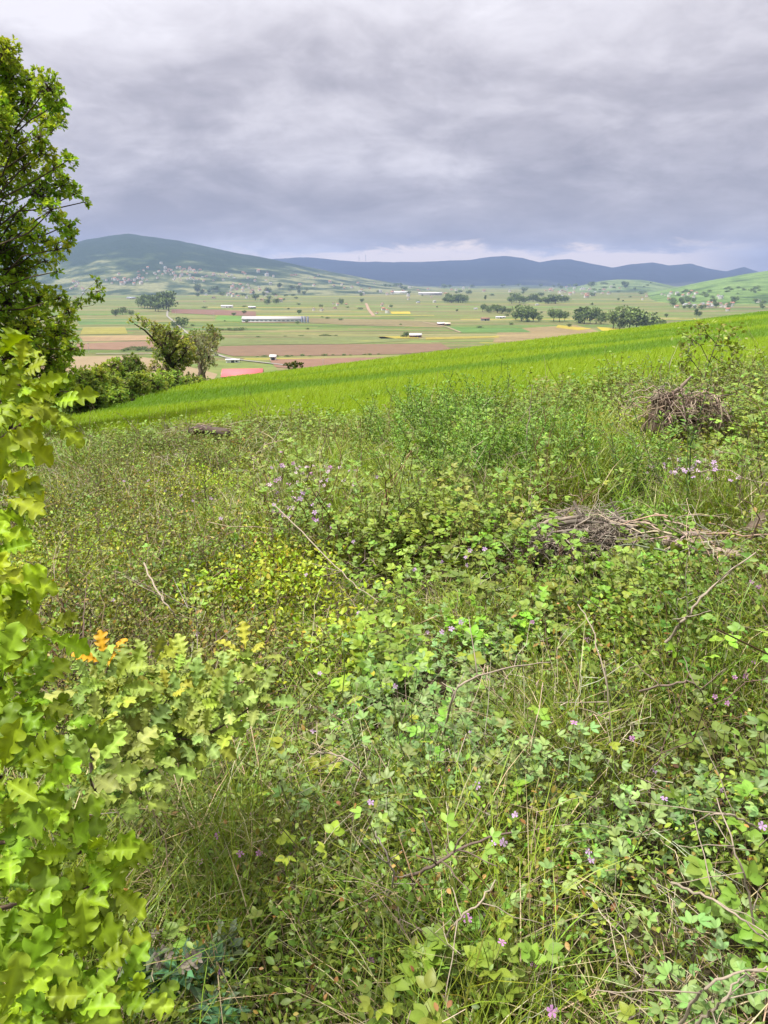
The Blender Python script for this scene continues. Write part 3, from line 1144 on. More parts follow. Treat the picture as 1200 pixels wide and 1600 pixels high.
for i, (px, py, hp, lb) in enumerate([(139, 552, 16, 'pale power pole at the left by the lane behind the bushes'), (275, 497, 13, 'pale power pole beside the road below the roadside wood'), (505, 575, 14, 'thin power pole in the lower ploughed field'),
                                      (334, 498, 9, 'thin power pole at the left end of the long barn'), (347, 480, 7, 'thin power pole by the white rounded shed')]):
    pole(px, py, hp, lb)
for i in range(46):
    px_, py_ = random.uniform(300, 1000), 462 + 62 * random.random() ** 1.5
    put_tree(px_, py_, random.uniform(2.5, 6), random.choice(('bush', 'broad')), 'small lone bush or young tree on a strip boundary in the plain', 'scattered bushes of the plain', 1.6, 'bush')
for px, hp, lb in [(561, 9, 'left one of the two thin masts on the blue ridge'), (571.5, 11, 'right one of the two thin masts on the blue ridge')]:
    d = ray(px, 409)
    y0 = H_FAR.ridge
    x0 = d[0] / d[1] * y0
    z0 = float(H_FAR.z(np.array(x0), np.array(y0)))
    h = hp / FPX * y0 * 1.05
    t = thing('radio_mast', lb, 'mast', (x0, y0, z0 - 3), 'masts on the ridge')
    a = Acc()
    tube(a, np.array([[[0, 0, 0], [0, 0, h * .6], [0, 0, h]]]), np.array([[4.2, 3.2, 1.2]]), (.35, .33, .35), 6)
    a.build('tower', M_TWIG, t)
    a = Acc()
    tube(a, np.array([[[0, 0, h * .70], [0, 0, h * .76], [0, 0, h * .82]]]), np.array([[6, 6.5, 6]]), (.4, .36, .36), 6)
    a.build('antenna', M_TWIG, t)


# ================================================================== haze: one closed box of thin air
a_ = Acc()
V, F = box_faces(-13000, 13000, -400, 14000, -86, 460)
a_.add(V, F, (1, 1, 1))
mh = bpy.data.materials.new('thin_air')
mh.use_nodes = True
k = NT(mh.node_tree)
pvn = k.n('ShaderNodeVolumePrincipled')
pvn.inputs['Color'].default_value = (.42, .58, 1.0, 1)
pvn.inputs['Density'].default_value = 0.000074
pvn.inputs['Anisotropy'].default_value = 0.2
o_ = k.n('ShaderNodeOutputMaterial')
k.put(o_.inputs['Volume'], pvn.outputs[0])
hz = a_.build('haze', mh)
tag(hz, kind='stuff', label='thin pale blue air between the hillside and the far ridge', cat='haze')


# ================================================================== wheat
def blades(acc, base, h, az, lean, w, c0, c1, twist=None):
    N = len(base)
    t = np.array([0, .4, .75, 1.])
    hx = np.stack([np.cos(az), np.sin(az), np.zeros(N)], -1)
    P = base[:, None, :] + hx[:, None, :] * (h * lean)[:, None, None] * (t ** 2)[None, :, None]
    P[..., 2] += h[:, None] * (t[None] - .30 * np.minimum(lean, 1.6)[:, None] * t[None] ** 2.2)
    tw = az + math.pi / 2 + (rnd(N, -.9, .9) if twist is None else twist)
    s = np.stack([np.cos(tw), np.sin(tw), np.zeros(N)], -1)
    wd = w[:, None] * np.array([.75, 1., .7, 0])[None] * .5
    Lf = P[:, :3] - s[:, None] * wd[:, :3, None]
    Rt = P[:, :3] + s[:, None] * wd[:, :3, None]
    V = np.stack([Lf[:, 0], Rt[:, 0], Lf[:, 1], Rt[:, 1], Lf[:, 2], Rt[:, 2], P[:, 3]], 1)
    o = (np.arange(N) * 7)[:, None, None]
    q = np.array([(0, 1, 3, 2), (2, 3, 5, 4)])[None] + o
    tr = np.array([(4, 5, 6)])[None] + o
    f = np.array([0, 0, .45, .45, .8, .8, 1.])[None, :, None]
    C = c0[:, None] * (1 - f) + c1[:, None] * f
    acc.add(V.reshape(-1, 3), [q.reshape(-1, 4), tr.reshape(-1, 3)], C.reshape(-1, 3))


def wheat():
    N = 420000
    r = np.exp(rng.uniform(math.log(11.0), math.log(88), N))
    a = rng.uniform(-.66, .74, N)
    x, y = r * np.sin(a), r * np.cos(a)
    e = field_edge(x)
    left = -10.0 - .035 * (y - 25) - 1.0 * vnoise(y * .3, y * 0, 8)
    keep = (y > e + rng.normal(0, .25, N)) & (x > np.where(y < 24, -14 + .0 * y, left))
    keep &= y < 80
    x, y, r = x[keep], y[keep], r[keep]
    n = len(x)
    # slow waves of growth and wind across the crop, drill rows run along the slope
    u = x * .035 + y * .17
    wave = fbm(u + .8 * fbm(x * .05, y * .08, 61, 2), x * .045 - y * .01, 63, 3)
    band = sstep(wave, .46, .68)
    # a deeper green strip where the headland drill overlapped
    yl = 21.5 + .10 * x + 1.2 * np.sin(x * .13)
    strip = np.exp(-((y - yl) / .8) ** 2) * sstep(x, -6, -1)
    yl2 = 31 + .22 * x
    strip2 = np.exp(-((y - yl2) / .9) ** 2) * sstep(x, 2, 9)
    strip = strip * sstep(fbm(x * .2, y * .1, 77, 3), .30, .60)
    dark = np.clip(0 * strip2 + .8 * np.exp(-((y - 16.5 - .2 * x) / .5) ** 2) * np.exp(-((x + .2) / .8) ** 2), 0, 1)
    rim = sstep(y, 54, 60)
    h = (.36 + .10 * band + .12 * dark) * rnd(n, .85, 1.10)
    base = np.stack([x, y, terr(x, y) - .02], -1)
    bright = np.array([.240, .365, .008])
    deep = np.array([.135, .265, .012])
    f = np.clip(band * 1.05 - dark * .9 - rim * .25 + rng.normal(0, .05, n), 0, 1)[:, None]
    tip = deep * (1 - f) + bright * f
    tip = vary_like(tip, .07, .04)
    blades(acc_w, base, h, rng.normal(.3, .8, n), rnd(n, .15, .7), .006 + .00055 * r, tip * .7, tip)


acc_w = Acc()
wheat()
tag(acc_w.build('wheat_field', M_WHEAT), 'bright green young wheat covering the slope behind the scrub', 'wheat', kind='stuff')


# ================================================================== plant builders (vectorised)
def cane_curves(base, az, L, elev, droop, K=7, wig=.03):
    M = len(base)
    t = np.linspace(0, 1, K)
    d = np.stack([np.cos(az) * np.cos(elev), np.sin(az) * np.cos(elev), np.sin(elev)], -1)
    P = base[:, None] + d[:, None] * (L[:, None] * t)[..., None]
    P[..., 2] -= droop[:, None] * L[:, None] * t[None] ** 2
    w = rng.normal(0, 1, (M, K, 3)) * (wig * L)[:, None, None] * (t ** .7)[None, :, None]
    return P + w


def samp(P, t):
    """P (M,K,3); t (M,n) in 0..1"""
    M, K, _ = P.shape
    f = np.clip(t, 0, .9999) * (K - 1)
    i = f.astype(int)
    f = (f - i)[..., None]
    m = np.arange(M)[:, None]
    a, b = P[m, i], P[m, i + 1]
    return a * (1 - f) + b * f, norm(b - a)


def stems_of(base, ns, spread, lift=0.0):
    b = np.repeat(base, ns, 0)
    b = b + np.concatenate([rng.normal(0, spread, (len(b), 2)), np.zeros((len(b), 1))], 1)
    return b


def nearf(p):
    """the plants by the path in the foreground are the smaller leaved ones"""
    return np.clip(.45 + .22 * np.linalg.norm(p, axis=-1), .6, 1.0)


STEM_C = np.array([.20, .15, .10])
GREY_C = np.array([.47, .405, .315])


def shrub_small(al, at, base, size, col, tip=None, ns=10, nl=30, leaf=.019, tmpl=None, stem=STEM_C, tipn=.25, jit=.055):
    """dense small leaved thorny shrub"""
    tmpl = tmpl or T_DIA
    N = len(base)
    M = N * ns
    L = np.repeat(size, ns) * rnd(M, .55, 1.1)
    P = cane_curves(stems_of(base, ns, .07), rnd(M, 0, 6.283), L, rnd(M, .35, 1.35), rnd(M, .1, .5), 7, .05)
    tube(at, P, L[:, None] * np.linspace(.0070, .0025, 7)[None], vary(stem, M, .25), 3)
    t = 1 - rng.uniform(0, 1, (M, nl)) ** 1.4 * .85
    p, tg = samp(P, t)
    off = rng.normal(0, 1, (M, nl, 3)) * (jit * np.clip(np.linalg.norm(P[:, 0], axis=1) / 3.6, .38, 1.0))[:, None, None]
    p = (p + off).reshape(-1, 3)
    d = norm(.5 * tg.reshape(-1, 3) + rdir(M * nl) + .5 * norm(off.reshape(-1, 3)))
    n = norm(rdir(M * nl) * .8 + np.array([0, 0, 1.0]))
    c = np.repeat(np.repeat(col, ns, 0), nl, 0)
    if tip is not None:
        tt = t.reshape(-1)
        f = ((tt > .9) & (rng.uniform(0, 1, len(tt)) < tipn))[:, None]
        c = np.where(f, np.repeat(np.repeat(tip, ns, 0), nl, 0), c)
    place(al, tmpl, p, d, n, leaf * nearf(p) * rnd(M * nl, .6, 1.35), vary_like(c, .24, .10))


def trefoil(al, at, base, size, col, ns=7, nn=6, leaf=.034, tmpl=None, stem=(.10, .13, .05), w3=.85):
    """leaves of three leaflets on thin upright stems"""
    tmpl = tmpl or T_OVAL
    N = len(base)
    M = N * ns
    L = np.repeat(size, ns) * rnd(M, .6, 1.1)
    P = cane_curves(stems_of(base, ns, .09), rnd(M, 0, 6.283), L, rnd(M, .75, 1.5), rnd(M, 0, .3), 6, .04)
    tube(at, P, L[:, None] * np.linspace(.0055, .0028, 6)[None], vary(stem, M, .2), 3)
    t = np.concatenate([np.linspace(.3, .93, nn - 1)[None].repeat(M, 0) + rng.normal(0, .04, (M, nn - 1)), np.full((M, 1), .998)], 1)
    p, tg = samp(P, t)
    p = p.reshape(-1, 3)
    tg = tg.reshape(-1, 3)
    Q = len(p)
    a = rnd(Q, 0, 6.283)
    out_ = norm(np.stack([np.cos(a), np.sin(a), rnd(Q, .1, .7)], -1) + .3 * tg)
    pl = rnd(Q, .012, .035)
    node = p + out_ * pl[:, None]
    up = norm(rdir(Q) * .35 + np.array([0, -.25, 1.0]))
    up = norm(up - out_ * (up * out_).sum(1, keepdims=True) * .8)
    side = norm(np.cross(out_, up))
    c = np.repeat(np.repeat(col, ns, 0), nn, 0)
    c = vary_like(c, .14, .06)
    sz = leaf * nearf(node) * rnd(Q, .65, 1.2)
    for k, ang in enumerate((-w3, 0, w3)):
        d = out_ * math.cos(ang) + side * math.sin(ang)
        place(al, tmpl, node, d, norm(up + rng.normal(0, .15, (Q, 3))), sz * (1 if ang == 0 else .9), vary_like(c, .06, .03))


def feathery(al, at, base, size, col, ns=6, nl=60):
    """upright soft herb with many narrow leaflets"""
    N = len(base)
    M = N * ns
    L = np.repeat(size, ns) * rnd(M, .65, 1.1)
    P = cane_curves(stems_of(base, ns, .07), rnd(M, 0, 6.283), L, rnd(M, 1.0, 1.52), rnd(M, 0, .12), 6, .03)
    tube(at, P, L[:, None] * np.linspace(.0055, .002, 6)[None], vary((.09, .14, .05), M, .2), 3)
    t = 1 - rng.uniform(0, 1, (M, nl)) ** 1.3 * .85
    p, tg = samp(P, t)
    a = rnd(M * nl, 0, 6.283)
    d = norm(np.stack([np.cos(a), np.sin(a), rnd(M * nl, .2, 1.0)], -1))
    c = np.repeat(np.repeat(col, ns, 0), nl, 0)
    off = d * rnd(M * nl, 0, .035)[:, None]
    place(al, T_DIAN, p.reshape(-1, 3) + off, d, norm(rdir(M * nl) * .6 + [0, 0, 1.]), rnd(M * nl, .024, .050), vary_like(c, .18, .08))


def grass(acc, base, n_per, hgt, col, spread=.10, dry=.12, wide=.0042, lean=(.2, 1.1)):
    b = np.repeat(base, n_per, 0)
    b = b + np.concatenate([rng.normal(0, spread, (len(b), 2)), np.zeros((len(b), 1))], 1)
    n = len(b)
    h = np.repeat(hgt, n_per) * rnd(n, .45, 1.15)
    dist = np.linalg.norm(b, axis=1)
    w = wide * rnd(n, .6, 1.3) * np.clip(dist / 4, .8, 2.2)
    c = np.repeat(col, n_per, 0)
    isdry = (rng.uniform(0, 1, n) < dry)[:, None]
    c = np.where(isdry, np.array([.50, .43, .26]), c)
    c = vary_like(c, .2, .07)
    ln = rnd(n, *lean) + isdry[:, 0] * .3
    blades(acc, b, h, rnd(n, 0, 6.283), ln, w, c * .8, c)


def canes_dry(acc, base, nper, size, rad=.0022, col=GREY_C, elev=(.2, 1.4), droop=(.2, .8), K=9, spread=.12, twigs=2):
    b = stems_of(base, nper, spread)
    M = len(b)
    L = np.repeat(size, nper) * rnd(M, .5, 1.3)
    P = cane_curves(b, rnd(M, 0, 6.283), L, rnd(M, *elev), rnd(M, *droop), K, .025)
    dist = np.linalg.norm(b, axis=1)
    r0 = rad * rnd(M, .6, 1.5) * np.clip(dist / 4.5, .85, 1.7)
    c = vary(col, M, .25, .06)
    tube(acc, P, r0[:, None] * np.linspace(1, .45, K)[None], c, 3)
    for _ in range(twigs):
        t = rng.uniform(.3, .95, (M, 1))
        p, tg = samp(P, t)
        d = norm(tg[:, 0] + rdir(M) * .9)
        l2 = L * rnd(M, .12, .4)
        tt = np.linspace(0, 1, 4)
        P2 = p + d[:, None] * (l2[:, None] * tt)[..., None] + rng.normal(0, .02, (M, 4, 3)) * l2[:, None, None]
        tube(acc, P2, (r0 * .6)[:, None] * np.linspace(1, .5, 4)[None], c, 3)


# ================================================================== what grows where (read from the photograph)
ANCH = [  # px, py, kind
    (150, 760, 'olive'), (260, 700, 'olive'), (140, 860, 'yellow'), (230, 850, 'olive'), (300, 900, 'olive'), (180, 950, 'olive'), (330, 700, 'olive'),
    (440, 880, 'yellow'), (400, 850, 'yellow'), (330, 750, 'yellow'), (420, 660, 'olive'), (500, 670, 'bramble'), (540, 655, 'olive'),
    (900, 930, 'olive'), (960, 1000, 'olive'), (1080, 920, 'yellow'), (1150, 900, 'olive'), (640, 1010, 'bramble'), (740, 1000, 'trefoil'), (1170, 960, 'grass'),
    (900, 1190, 'trefoil'), (1000, 1260, 'trefoil'), (700, 1160, 'trefoil'), (560, 1130, 'trefoil'), (840, 1210, 'trefoil'), (1060, 1330, 'trefoil'), (1010, 1420, 'trefoil'), (600, 1220, 'trefoil'),
    (1120, 1220, 'trefoil'), (1160, 1320, 'rose'), (1120, 1400, 'rose'), (1180, 1420, 'bramble'), (950, 1330, 'trefoil'), (640, 1070, 'trefoil'),
    (450, 1290, 'grass'), (430, 1340, 'grass'), (330, 1320, 'grass'), (1110, 1000, 'grass'), (900, 1530, 'grass'), (1000, 1570, 'grass'), (640, 1570, 'grass'), (560, 1540, 'rose'), (330, 1580, 'straw'), (390, 1560, 'straw'),
    (700, 900, 'grass'), (850, 1070, 'grass'), (520, 960, 'grass'), (570, 900, 'straw'), (480, 940, 'straw'), (1080, 790, 'grass'), (540, 745, 'tallgrass'), (530, 1250, 'grass'), (840, 1430, 'grass'), (720, 1540, 'straw'), (1130, 1520, 'grass'),
    (800, 820, 'bramble'), (740, 800, 'bramble'), (900, 640, 'bramble'), (1140, 620, 'bramble'), (1180, 700, 'bramble'), (780, 860, 'bramble'), (960, 880, 'bramble'), (1050, 880, 'bramble'), (840, 620, 'bramble'), (980, 600, 'bramble'),
    (1100, 690, 'yellow'), (600, 830, 'bramble'), (560, 800, 'bramble'), (1020, 590, 'olive'), (750, 630, 'olive'), (470, 790, 'bramble'),
    (650, 700, 'feather'), (760, 690, 'feather'), (850, 720, 'feather'), (700, 650, 'feather'), (1000, 770, 'feather'), (920, 760, 'grass'), (620, 770, 'tallgrass'), (800, 660, 'bramble'), (720, 740, 'bramble'), (880, 690, 'tallgrass'), (600, 680, 'tallgrass'), (560, 700, 'olive'), (680, 620, 'olive'), (780, 760, 'grass'), (640, 1180, 'grass'), (780, 1250, 'grass'), (950, 1460, 'grass'), (760, 1400, 'grass'), (530, 1380, 'grass'), (1080, 1580, 'straw'), (480, 1560, 'grass'), (780, 1500, 'grass'), (860, 1590, 'straw'), (950, 1520, 'grass'), (620, 1600, 'straw'), (1050, 1490, 'grass'), (700, 1420, 'grass'), (370, 1500, 'grass'), (290, 1400, 'grass'), (360, 1360, 'grass'), (680, 1360, 'dry'), (560, 1450, 'dry'),
    (930, 1090, 'dry'), (1000, 1120, 'dry'), (370, 790, 'dry'), (420, 800, 'dry'), (1150, 1450, 'dry'), (800, 1080, 'dry'), (1050, 740, 'dry'), (560, 1060, 'dry'), (600, 900, 'dry'), (870, 650, 'dry'),
    (700, 1240, 'rose'), (850, 1310, 'rose'), (400, 1430, 'rose'), (570, 1320, 'rose'), (620, 1480, 'rose'), (720, 1480, 'rose'), (470, 1470, 'rose'), (500, 1190, 'rose'), (460, 1130, 'rose'), (260, 1250, 'rose'), (300, 1220, 'rose'),
    (1080, 1120, 'rose'), (1150, 1130, 'bramble'), (1180, 1560, 'trefoil'), (440, 1010, 'olive'), (430, 940, 'olive'), (120, 700, 'dry'), (200, 670, 'olive'), (380, 1000, 'olive')]
AX = np.array([(a[0], a[1]) for a in ANCH], float)
AK = np.array([a[2] for a in ANCH])


def kind_at(P, jit=38):
    px, py = project(P + np.array([0, 0, .25]))
    n = len(P)
    px = px + rng.normal(0, jit, n)
    py = py + rng.normal(0, jit * .6, n)
    d = (px[:, None] - AX[None, :, 0]) ** 2 + ((py[:, None] - AX[None, :, 1]) * 1.6) ** 2
    return AK[d.argmin(1)]


def scatter_pts(n, r0=.75, r1=16.5, a0=-.66, a1=.66, p=.55):
    """points over the scrub, thinner with distance"""
    q = 2 - p
    r = (rng.uniform(0, 1, n) * (r1 ** q - r0 ** q) + r0 ** q) ** (1 / q)
    a = rng.uniform(a0, a1, n)
    x, y = r * np.sin(a), r * np.cos(a)
    k = y < field_edge(x) + .1
    # keep a small clear space round the camera and the tripod of sight
    x, y = x[k], y[k]
    z = terr(x, y)
    return np.stack([x, y, z - .01], -1)


C_OLIVE = np.array([.175, .225, .036])
C_YEL = np.array([.255, .335, .022])
C_TREF = np.array([.180, .290, .085])
C_BRAM = np.array([.180, .275, .040])
C_FEAT = np.array([.155, .285, .036])
C_GRASS = np.array([.180, .240, .030])
C_ROSE = np.array([.170, .235, .034])
C_RTIP = np.array([.280, .180, .055])
C_STRAW = np.array([.50, .42, .27])


def near_size(P, s, lo=.55):
    """plants standing right under the lens are kept lower"""
    d = np.linalg.norm(P[:, :2], axis=1)
    qx, qy = project(P)
    sight = ((qx > 815) & (qx < 1050) & (qy > 838) & (qy < 985)) | ((qx > 1030) & (qx < 1180) & (qy > 858) & (qy < 930))
    s = np.where(sight, s * .34, s)
    mound = .50 + 1.0 * sstep(fbm(P[:, 0] * 1.25, P[:, 1] * 1.0, 91, 3), .34, .68)
    return s * np.clip(.32 + d * .30, lo * .6, 1.0) * mound


al = {k: Acc() for k in ('olive', 'yellow', 'trefoil', 'grass', 'bramble', 'feather', 'rose', 'straw')}
a_stem, a_dry = Acc(), Acc()

# --- turf below everything
G = scatter_pts(6500)
kg = kind_at(G)
hh = near_size(G, rnd(len(G), .12, .24))
grass(al['grass'], G, 20, hh, vary(C_GRASS, len(G), .2, .1), .11, .14)
sel = np.isin(kg, ['grass', 'tallgrass', 'straw', 'dry'])
G2 = G[sel & (rng.uniform(0, 1, len(G)) < .95)]
grass(al['grass'], G2, 30, near_size(G2, rnd(len(G2), .26, .46)), vary(C_GRASS * np.array([1.05, 1.12, .9]), len(G2), .18, .08), .06, .10)
G3 = G[(kg == 'tallgrass')]
grass(al['grass'], G3, 60, rnd(len(G3), .38, .58), vary(C_GRASS * np.array([1.2, 1.25, .8]), len(G3), .12, .06), .06, .04)
G4 = scatter_pts(420, .75, 2.5, p=.3)
k4 = kind_at(G4)
G4 = G4[np.isin(k4, ['grass', 'straw', 'rose', 'tallgrass'])]
grass(al['grass'], G4, 18, near_size(G4, rnd(len(G4), .20, .36)), vary(C_GRASS * np.array([1.0, 1.1, .9]), len(G4), .2, .08), .05, .22, .0036)
# flattened straw
S = scatter_pts(2600)
ks = kind_at(S)
S1 = S[np.isin(ks, ['straw', 'dry', 'grass']) & (rng.uniform(0, 1, len(S)) < .8)]
bl = np.repeat(S1, 16, 0) + np.concatenate([rng.normal(0, .11, (len(S1) * 16, 2)), rnd(len(S1) * 16, 0, .07)[:, None]], 1)
nb = len(bl)
blades(al['straw'], bl, rnd(nb, .05, .11), rnd(nb, 0, 6.283), rnd(nb, 1.2, 3.2), rnd(nb, .0024, .0042) * nearf(bl), vary(C_STRAW * .8, nb, .3), vary(C_STRAW * .95, nb, .3))

# --- shrubs and herbs of the thicket
B = scatter_pts(3000)
kb = kind_at(B)
db = np.linalg.norm(B, axis=1)


def pick(kind, frac=1.0, near=None):
    s = (kb == kind) & (rng.uniform(0, 1, len(B)) < frac)
    if near is True:
        s &= db < 4.2
    if near is False:
        s &= db >= 4.2
    return B[s]


for near in (True, False):
    tm = T_OVAL if near else T_DIA
    p = pick('olive', .8, near)
    shrub_small(al['olive'], a_stem, p, near_size(p, rnd(len(p), .32, .60)), vary(C_OLIVE, len(p), .2, .1), vary([.26, .20, .045], len(p), .2), 10, 34, .021 if near else .025, tm)
    p = pick('yellow', .9, near)
    shrub_small(al['yellow'], a_stem, p, near_size(p, rnd(len(p), .30, .52)), vary(C_YEL, len(p), .14, .06), vary([.33, .30, .03], len(p), .15), 10, 34, .026, tm)
    p = pick('rose', .6, near)
    shrub_small(al['rose'], a_stem, p, near_size(p, rnd(len(p), .28, .48)), vary(C_ROSE, len(p), .15, .08), vary(C_RTIP, len(p), .2), 9, 32, .018 if near else .025, T_OVAL if near else T_DIA, tipn=.02)
    p = pick('trefoil', 1.0, near)
    trefoil(al['trefoil'], a_stem, p, near_size(p, rnd(len(p), .32, .52)), vary(C_TREF, len(p), .12, .06), 7, 6, .031, T_OVAL_N if near else T_DIA)
    p = pick('bramble', .9, near)
    trefoil(al['bramble'], a_stem, p, near_size(p, rnd(len(p), .36, .66)), vary(C_BRAM, len(p), .18, .08), 7, 7, .044, T_BRAMBLE if near else T_DIA, (.15, .09, .05), 1.1)
    p = pick('feather', 1.0, near)
    feathery(al['feather'], a_stem, p, near_size(p, rnd(len(p), .52, .80)), vary(C_FEAT, len(p), .14, .06))
# thin undergrowth of other kinds everywhere
p = B[rng.uniform(0, 1, len(B)) < .34]
shrub_small(al['olive'], a_stem, p, near_size(p, rnd(len(p), .20, .38)), vary(C_OLIVE * np.array([.9, 1.05, 1]), len(p), .2, .1), None, 6, 22, .021, T_DIA)
p = B[rng.uniform(0, 1, len(B)) < .14]
trefoil(al['bramble'], a_stem, p, near_size(p, rnd(len(p), .24, .46)), vary(C_BRAM, len(p), .2, .1), 4, 5, .036, T_OVAL, (.15, .09, .05), 1.1)
# far rim of the thicket against the wheat
E = scatter_pts(2600, 8.0, 18, -.60, .60, .2)
E = E[(E[:, 1] > field_edge(E[:, 0]) - 3.2)]
ke = rng.uniform(0, 1, len(E))
shrub_small(al['olive'], a_stem, E[ke < .36], rnd((ke < .36).sum(), .35, .62), vary(C_OLIVE * 1.05, (ke < .36).sum(), .2, .1), None, 9, 28, .030, T_DIA)
q_ = (ke > .36) & (ke < .70)
trefoil(al['bramble'], a_stem, E[q_], rnd(q_.sum(), .35, .66), vary(C_BRAM, q_.sum(), .18, .08), 7, 7, .048, T_DIA, (.15, .09, .05), 1.1)

# --- dead canes and dry stalks
D = scatter_pts(1500)
kd = kind_at(D)
dd_ = D[kd == 'dry']
canes_dry(a_dry, dd_, 14, near_size(dd_, rnd(len(dd_), .35, .75)), .0020)
do = D[(kd != 'dry') & (rng.uniform(0, 1, len(D)) < .85)]
canes_dry(a_dry, do, 3, near_size(do, rnd(len(do), .3, .75)), .0019, GREY_C * .95, (.3, 1.5), (.1, .7))
ds = D[rng.uniform(0, 1, len(D)) < .16]
canes_dry(a_dry, ds, 2, near_size(ds, rnd(len(ds), .4, .9)), .0020, np.array([.15, .10, .075]), (.7, 1.5), (.0, .4))

NAMES = {'olive': ('thorn_scrub', 'tangle of small leaved olive green thorn scrub over the bank', 'scrub'), 'yellow': ('spiny_scrub', 'yellow green small leaved scrub among the brambles', 'scrub'),
         'trefoil': ('trefoil_herbs', 'three leaved blue green herbs spread in front of the thorns', 'herbs'), 'grass': ('grass', 'green and dry grass growing through the scrub', 'grass'),
         'bramble': ('bramble_thicket', 'bright green bramble leaves spread over the bank', 'brambles'), 'feather': ('feathery_herbs', 'dark green feathery upright herbs in the middle of the bank', 'herbs'),
         'rose': ('wild_rose_scrub', 'round leaved low rose scrub with reddish shoot tips', 'scrub'), 'straw': ('dead_grass', 'pale flattened straw between the plants', 'dead grass')}
for k_, (nm, lb, ct) in NAMES.items():
    tag(al[k_].build(nm, M_GRASS if k_ in ('grass', 'straw') else M_SCRUB), lb, ct, kind='stuff')
tag(a_stem.build('scrub_stems', M_TWIG), 'thin brown stems carrying the scrub leaves', 'stems', kind='stuff')
tag(a_dry.build('dry_stalks', M_TWIG), 'thin grey dead stalks tangled through the scrub', 'dead stalks', kind='stuff')


# ================================================================== trees and bushes built from leafy clumps
def at_dist(px, py, y):
    d = ray(px, py)
    return d / d[..., 1:2] * y


def clump_plant(name, label, cat, clumps, Y, root, leaf, col, dens=.45, tmpl=T_SOAK, rad=.12, trunk_bend=0, group=None, dy=.5, stem_col=(.10, .075, .055), part='foliage', fat=1.0, lim=True, rosette=6, flat=1.0):
    """clumps: (px, py, r_px[, dens]) at distance Y; root: ground point (x, y)"""
    rz = float(terr(root[0], root[1])) - .1
    R0 = np.array([root[0], root[1], rz])
    t = thing(name, label, cat, R0, group)
    af, ab = Acc(), Acc()
    C, RW, DN = [], [], []
    for c in clumps:
        p = at_dist(c[0], c[1], Y + rng.normal(0, dy))
        C.append(p)
        RW.append(c[2] / FPX * Y * fat)
        DN.append(c[3] if len(c) > 3 else 1.0)
    C = np.array(C)
    top = C[:, 2].max()
    mid = np.array([C[:, 0].mean(), C[:, 1].mean(), 0])
    # trunk
    zs = np.linspace(0, .8, 9)
    TP = R0[None] + np.stack([(mid[0] - R0[0]) * zs ** 1.5 + trunk_bend * np.sin(zs * 3), (mid[1] - R0[1]) * zs, (top - rz) * zs], -1)
    TP[1:, :2] += rng.normal(0, rad * .35, (8, 2))
    tube(ab, TP[None], (rad * np.linspace(1.15, .35, 9))[None], stem_col, 7)
    # limbs to the clumps, twigs to the leaf rosettes
    for p, rw, dn, c in zip(C, RW, DN, clumps):
        dz = np.clip((p[2] - rz) * .72 - np.linalg.norm(p[:2] - TP[4, :2]) * .25, 0, (top - rz) * .78)
        k = np.abs(TP[:, 2] - rz - dz).argmin()
        s = TP[k]
        tt = np.linspace(0, 1, 7)[:, None]
        L = s * (1 - tt) + p * tt + np.array([0, 0, 1.0]) * (np.sin(tt * math.pi) * np.linalg.norm(p - s) * .08) + rng.normal(0, .03, (7, 3)) * np.linalg.norm(p - s) * np.sin(tt * math.pi)
        if lim:
            tube(ab, L[None], (max(.010, rad * .16) * np.linspace(1, .3, 7))[None], stem_col, 5)
        n = max(6, int(dens * dn * c[2] ** 2 / rosette))
        q = rdir(n) * (rng.uniform(.1, 1, (n, 1)) ** .45) * rw * np.array([1, 1, flat]) + p
        if lim:
            m_ = (q + p) / 2 + rng.normal(0, .06, (n, 3)) * rw
            tube(ab, np.stack([np.repeat(p[None], n, 0), m_, q], 1), np.stack([np.full(n, .010), np.full(n, .006), np.full(n, .003)], 1) * (1 if Y < 25 else 1.8), stem_col, 3)
        qq = np.repeat(q, rosette, 0)
        ax = norm(np.repeat(norm(q - p), rosette, 0) + np.array([0, 0, .35]))
        d = norm(rdir(len(qq)) + ax * .8)
        nn = norm(ax * .6 + np.array([0, 0, .8]) + rdir(len(qq)) * .5)
        cc = np.asarray(col) * rng.uniform(.8, 1.22) * np.array([rng.uniform(.9, 1.15), 1, 1])
        cl = vary_like(np.repeat(vary(cc, n, .14, .06), rosette, 0), .12, .05)
        place(af, tmpl, qq, d, nn, leaf * rnd(len(qq), .6, 1.25), cl)
    ab.build('trunk', M_BARK, t, origin=R0)
    af.build('crown' if cat == 'tree' else part, M_CROWN, t, origin=R0)
    return t


OAK = [(8, 85, 22), (15, 120, 28), (-25, 100, 40), (50, 122, 13), (75, 138, 20), (86, 165, 17), (70, 188, 20), (40, 160, 22, .8), (8, 175, 30), (90, 196, 11), (62, 213, 13, .7), (18, 228, 26), (66, 240, 17),
       (106, 251, 10), (82, 266, 15), (40, 262, 24, .8), (3, 285, 32, .8), (95, 290, 18), (119, 303, 11), (131, 316, 6), (60, 300, 24), (80, 330, 15), (30, 345, 26, .8), (104, 352, 15), (112, 372, 12), (88, 390, 15),
       (52, 372, 25), (10, 395, 38), (70, 408, 12), (35, 425, 28), (90, 424, 6, .5), (8, 470, 42), (58, 468, 28), (92, 466, 14), (108, 488, 14), (40, 520, 40), (92, 518, 26), (112, 545, 15), (70, 560, 36), (20, 570, 40),
       (100, 582, 20), (86, 612, 28), (118, 612, 13), (50, 620, 30), (-40, 180, 50), (-70, 260, 60), (-50, 340, 50), (-90, 420, 70), (-60, 520, 60), (-130, 330, 70), (-120, 550, 70), (-150, 450, 70), (-60, 600, 60)]
